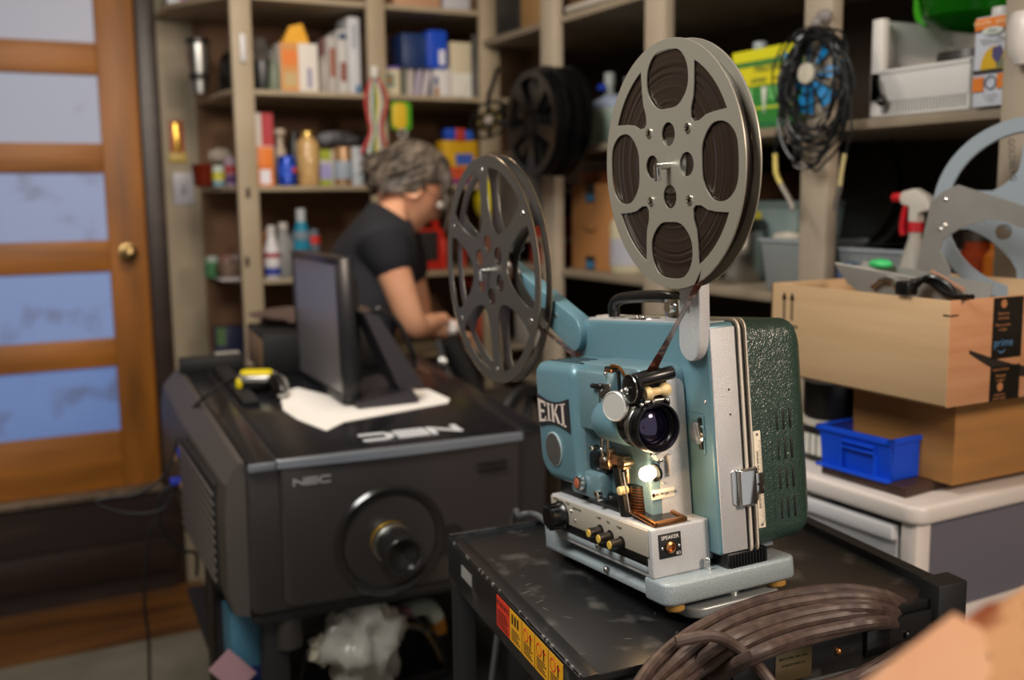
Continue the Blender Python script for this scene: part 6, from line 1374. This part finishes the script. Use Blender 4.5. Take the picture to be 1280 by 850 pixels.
# t-shirt
slR = shR.lerp(elR, .50); slL = shL.lerp(elL, .50)
JT = [(hip+V((0, 0, -.05)), (.175, .145)), (belly, (.175, .135)), (chest, (.178, .140)), (neck+V((-.030, 0, -.045)), (.100, .095)), (neck+V((-.002, 0, -.012)), (.066, .066)), (shR, (.080, .078)), (slR, (.070, .070)), (shL, (.080, .078)), (slL, (.070, .070))]
skin_mesh('t_shirt', JT, [(0, 1), (1, 2), (2, 3), (3, 4), (3, 5), (5, 6), (3, 7), (7, 8)], SHIRT, man)
JP = [(hip+V((0, 0, -.02)), (.17, .14)), (hip+V((0, -.09, -.12)), (.105, .105)), (V((hip.x+.03, hip.y-.10, .50)), (.08, .08)), (V((hip.x, hip.y-.10, .12)), (.065, .065)), (hip+V((0, .09, -.12)), (.105, .105)), (V((hip.x+.03, hip.y+.10, .50)), (.08, .08)), (V((hip.x, hip.y+.10, .12)), (.065, .065))]
skin_mesh('trousers', JP, [(0, 1), (1, 2), (2, 3), (0, 4), (4, 5), (5, 6)], cm('1c2030', .8), man)
for s_ in (-.10, .10): MB().box((hip.x-.08, hip.y+s_-.05, 0), (hip.x+.20, hip.y+s_+.05, .10), bev=.03, seg=3).done('shoe', BLACKM, man)
# fingers
def fingers(h, d, up, n_):
    d = d.normalized(); sd_ = d.cross(up).normalized()
    for i, (o_, L_) in enumerate(((-.027, .068), (-.009, .078), (.009, .073), (.027, .058))):
        b0 = h+sd_*o_+d*.018; skin_mesh('finger', [(b0, (.0095, .009)), (b0+d*L_*.45+up*.002, (.009, .0085)), (b0+d*L_*.72-up*L_*.25, (.0085, .008)), (b0+d*L_*.72-up*L_*.58, (.0075, .007))], [(0, 1), (1, 2), (2, 3)], SKIN, man, 1)
    b0 = h-sd_*.026-d*.012; skin_mesh('thumb', [(b0, (.011, .011)), (b0+d*.03-sd_*.018-up*.012, (.010, .010)), (b0+d*.052-sd_*.012-up*.028, (.009, .009))], [(0, 1), (1, 2)], SKIN, man, 1)
fingers(haR, (haR-wrR)+V((.02, .01, -.02)), V((0, -.3, 1)).normalized(), 4); fingers(mp_(572, 412, .06), V((.1, .03, -.06)), V((0, -.2, 1)).normalized(), 4)
t = thing('white_rag', 'small white rag in the hand of the person', 'rag'); o = blob('rag_body', mp_(566, 410, -.045), .022, (.8, .8, 1.1), cm('c9c4c0', .8), t, seed=71, amp=.3)
# black device with grey lever under the hands
dv = thing('black_machine_arm', 'black angled machine arm with a grey bar that the person works on', 'machine')
b_ = MB(); b_.tube([mp_(x, y, -.10) for x, y in ((558, 425), (575, 455), (590, 490), (600, 530))], (.035, .04), m=BLACKM, seg=10); b_.done('arm_body', None, dv)
b_ = MB(); b_.tube([mp_(x, y, -.18) for x, y in ((547, 425), (556, 455), (568, 490))], .009, m=cm('5a5a5c', .35, .4), seg=8); b_.done('grey_bar', None, dv); MB().rcyl(mp_(553, 452, -.2), mp_(553, 452, -.17), .014, .003).done('pivot', STEEL, dv)
tag(blob('black_sack', mp_(532, 472, -.12), .085, (1.1, .7, .6), BLACKM, seed=81, amp=.15), 'black sack on the bench below the hands of the person', 'bag')

# ---- sub-parts: pieces that belong to a part rather than to the thing itself
bpy.context.view_layer.update()
def sub(child_name, part_name, root):
    kids = {}
    for c in root.children: kids.setdefault(c.name.split('.')[0], []).append(c)
    if part_name not in kids: return
    p = kids[part_name]
    for i, c in enumerate(kids.get(child_name, [])):
        q = p[min(i, len(p)-1)]; mw = c.matrix_world.copy(); c.parent = q; c.matrix_parent_inverse = Matrix(); c.matrix_basis = q.matrix_world.inverted() @ mw
for c_, p_ in (('front_element', 'lens'), ('lens_collar', 'lens'), ('focus_disc', 'lens_holder'), ('maker_lettering', 'maker_plate'), ('handle_bracket', 'handle'), ('handle_plate', 'handle'), ('lamp_socket', 'exciter_lamp'), ('cream_roller', 'film_guide_roller'), ('top_grille', 'lamp_housing'), ('housing_window', 'lamp_housing'), ('vent_slots', 'case_cover'), ('ruler_label', 'case_cover')): sub(c_, p_, pr)
for c_, p_ in (('top_logo', 'top_cover'), ('front_logo', 'front_cover'), ('front_grooves', 'front_cover'), ('side_louvre', 'side_panel'), ('connector', 'connector_bay')): sub(c_, p_, nc)
sub('screen', 'bezel', mo); sub('yellow_cap', 'head', hs); sub('corner_mark', 'end_wall', sb_); sub('red_flap', 'body', bpy.data.objects['laundry_pack'])
sub('ear', 'head', man); sub('eye', 'head', man)
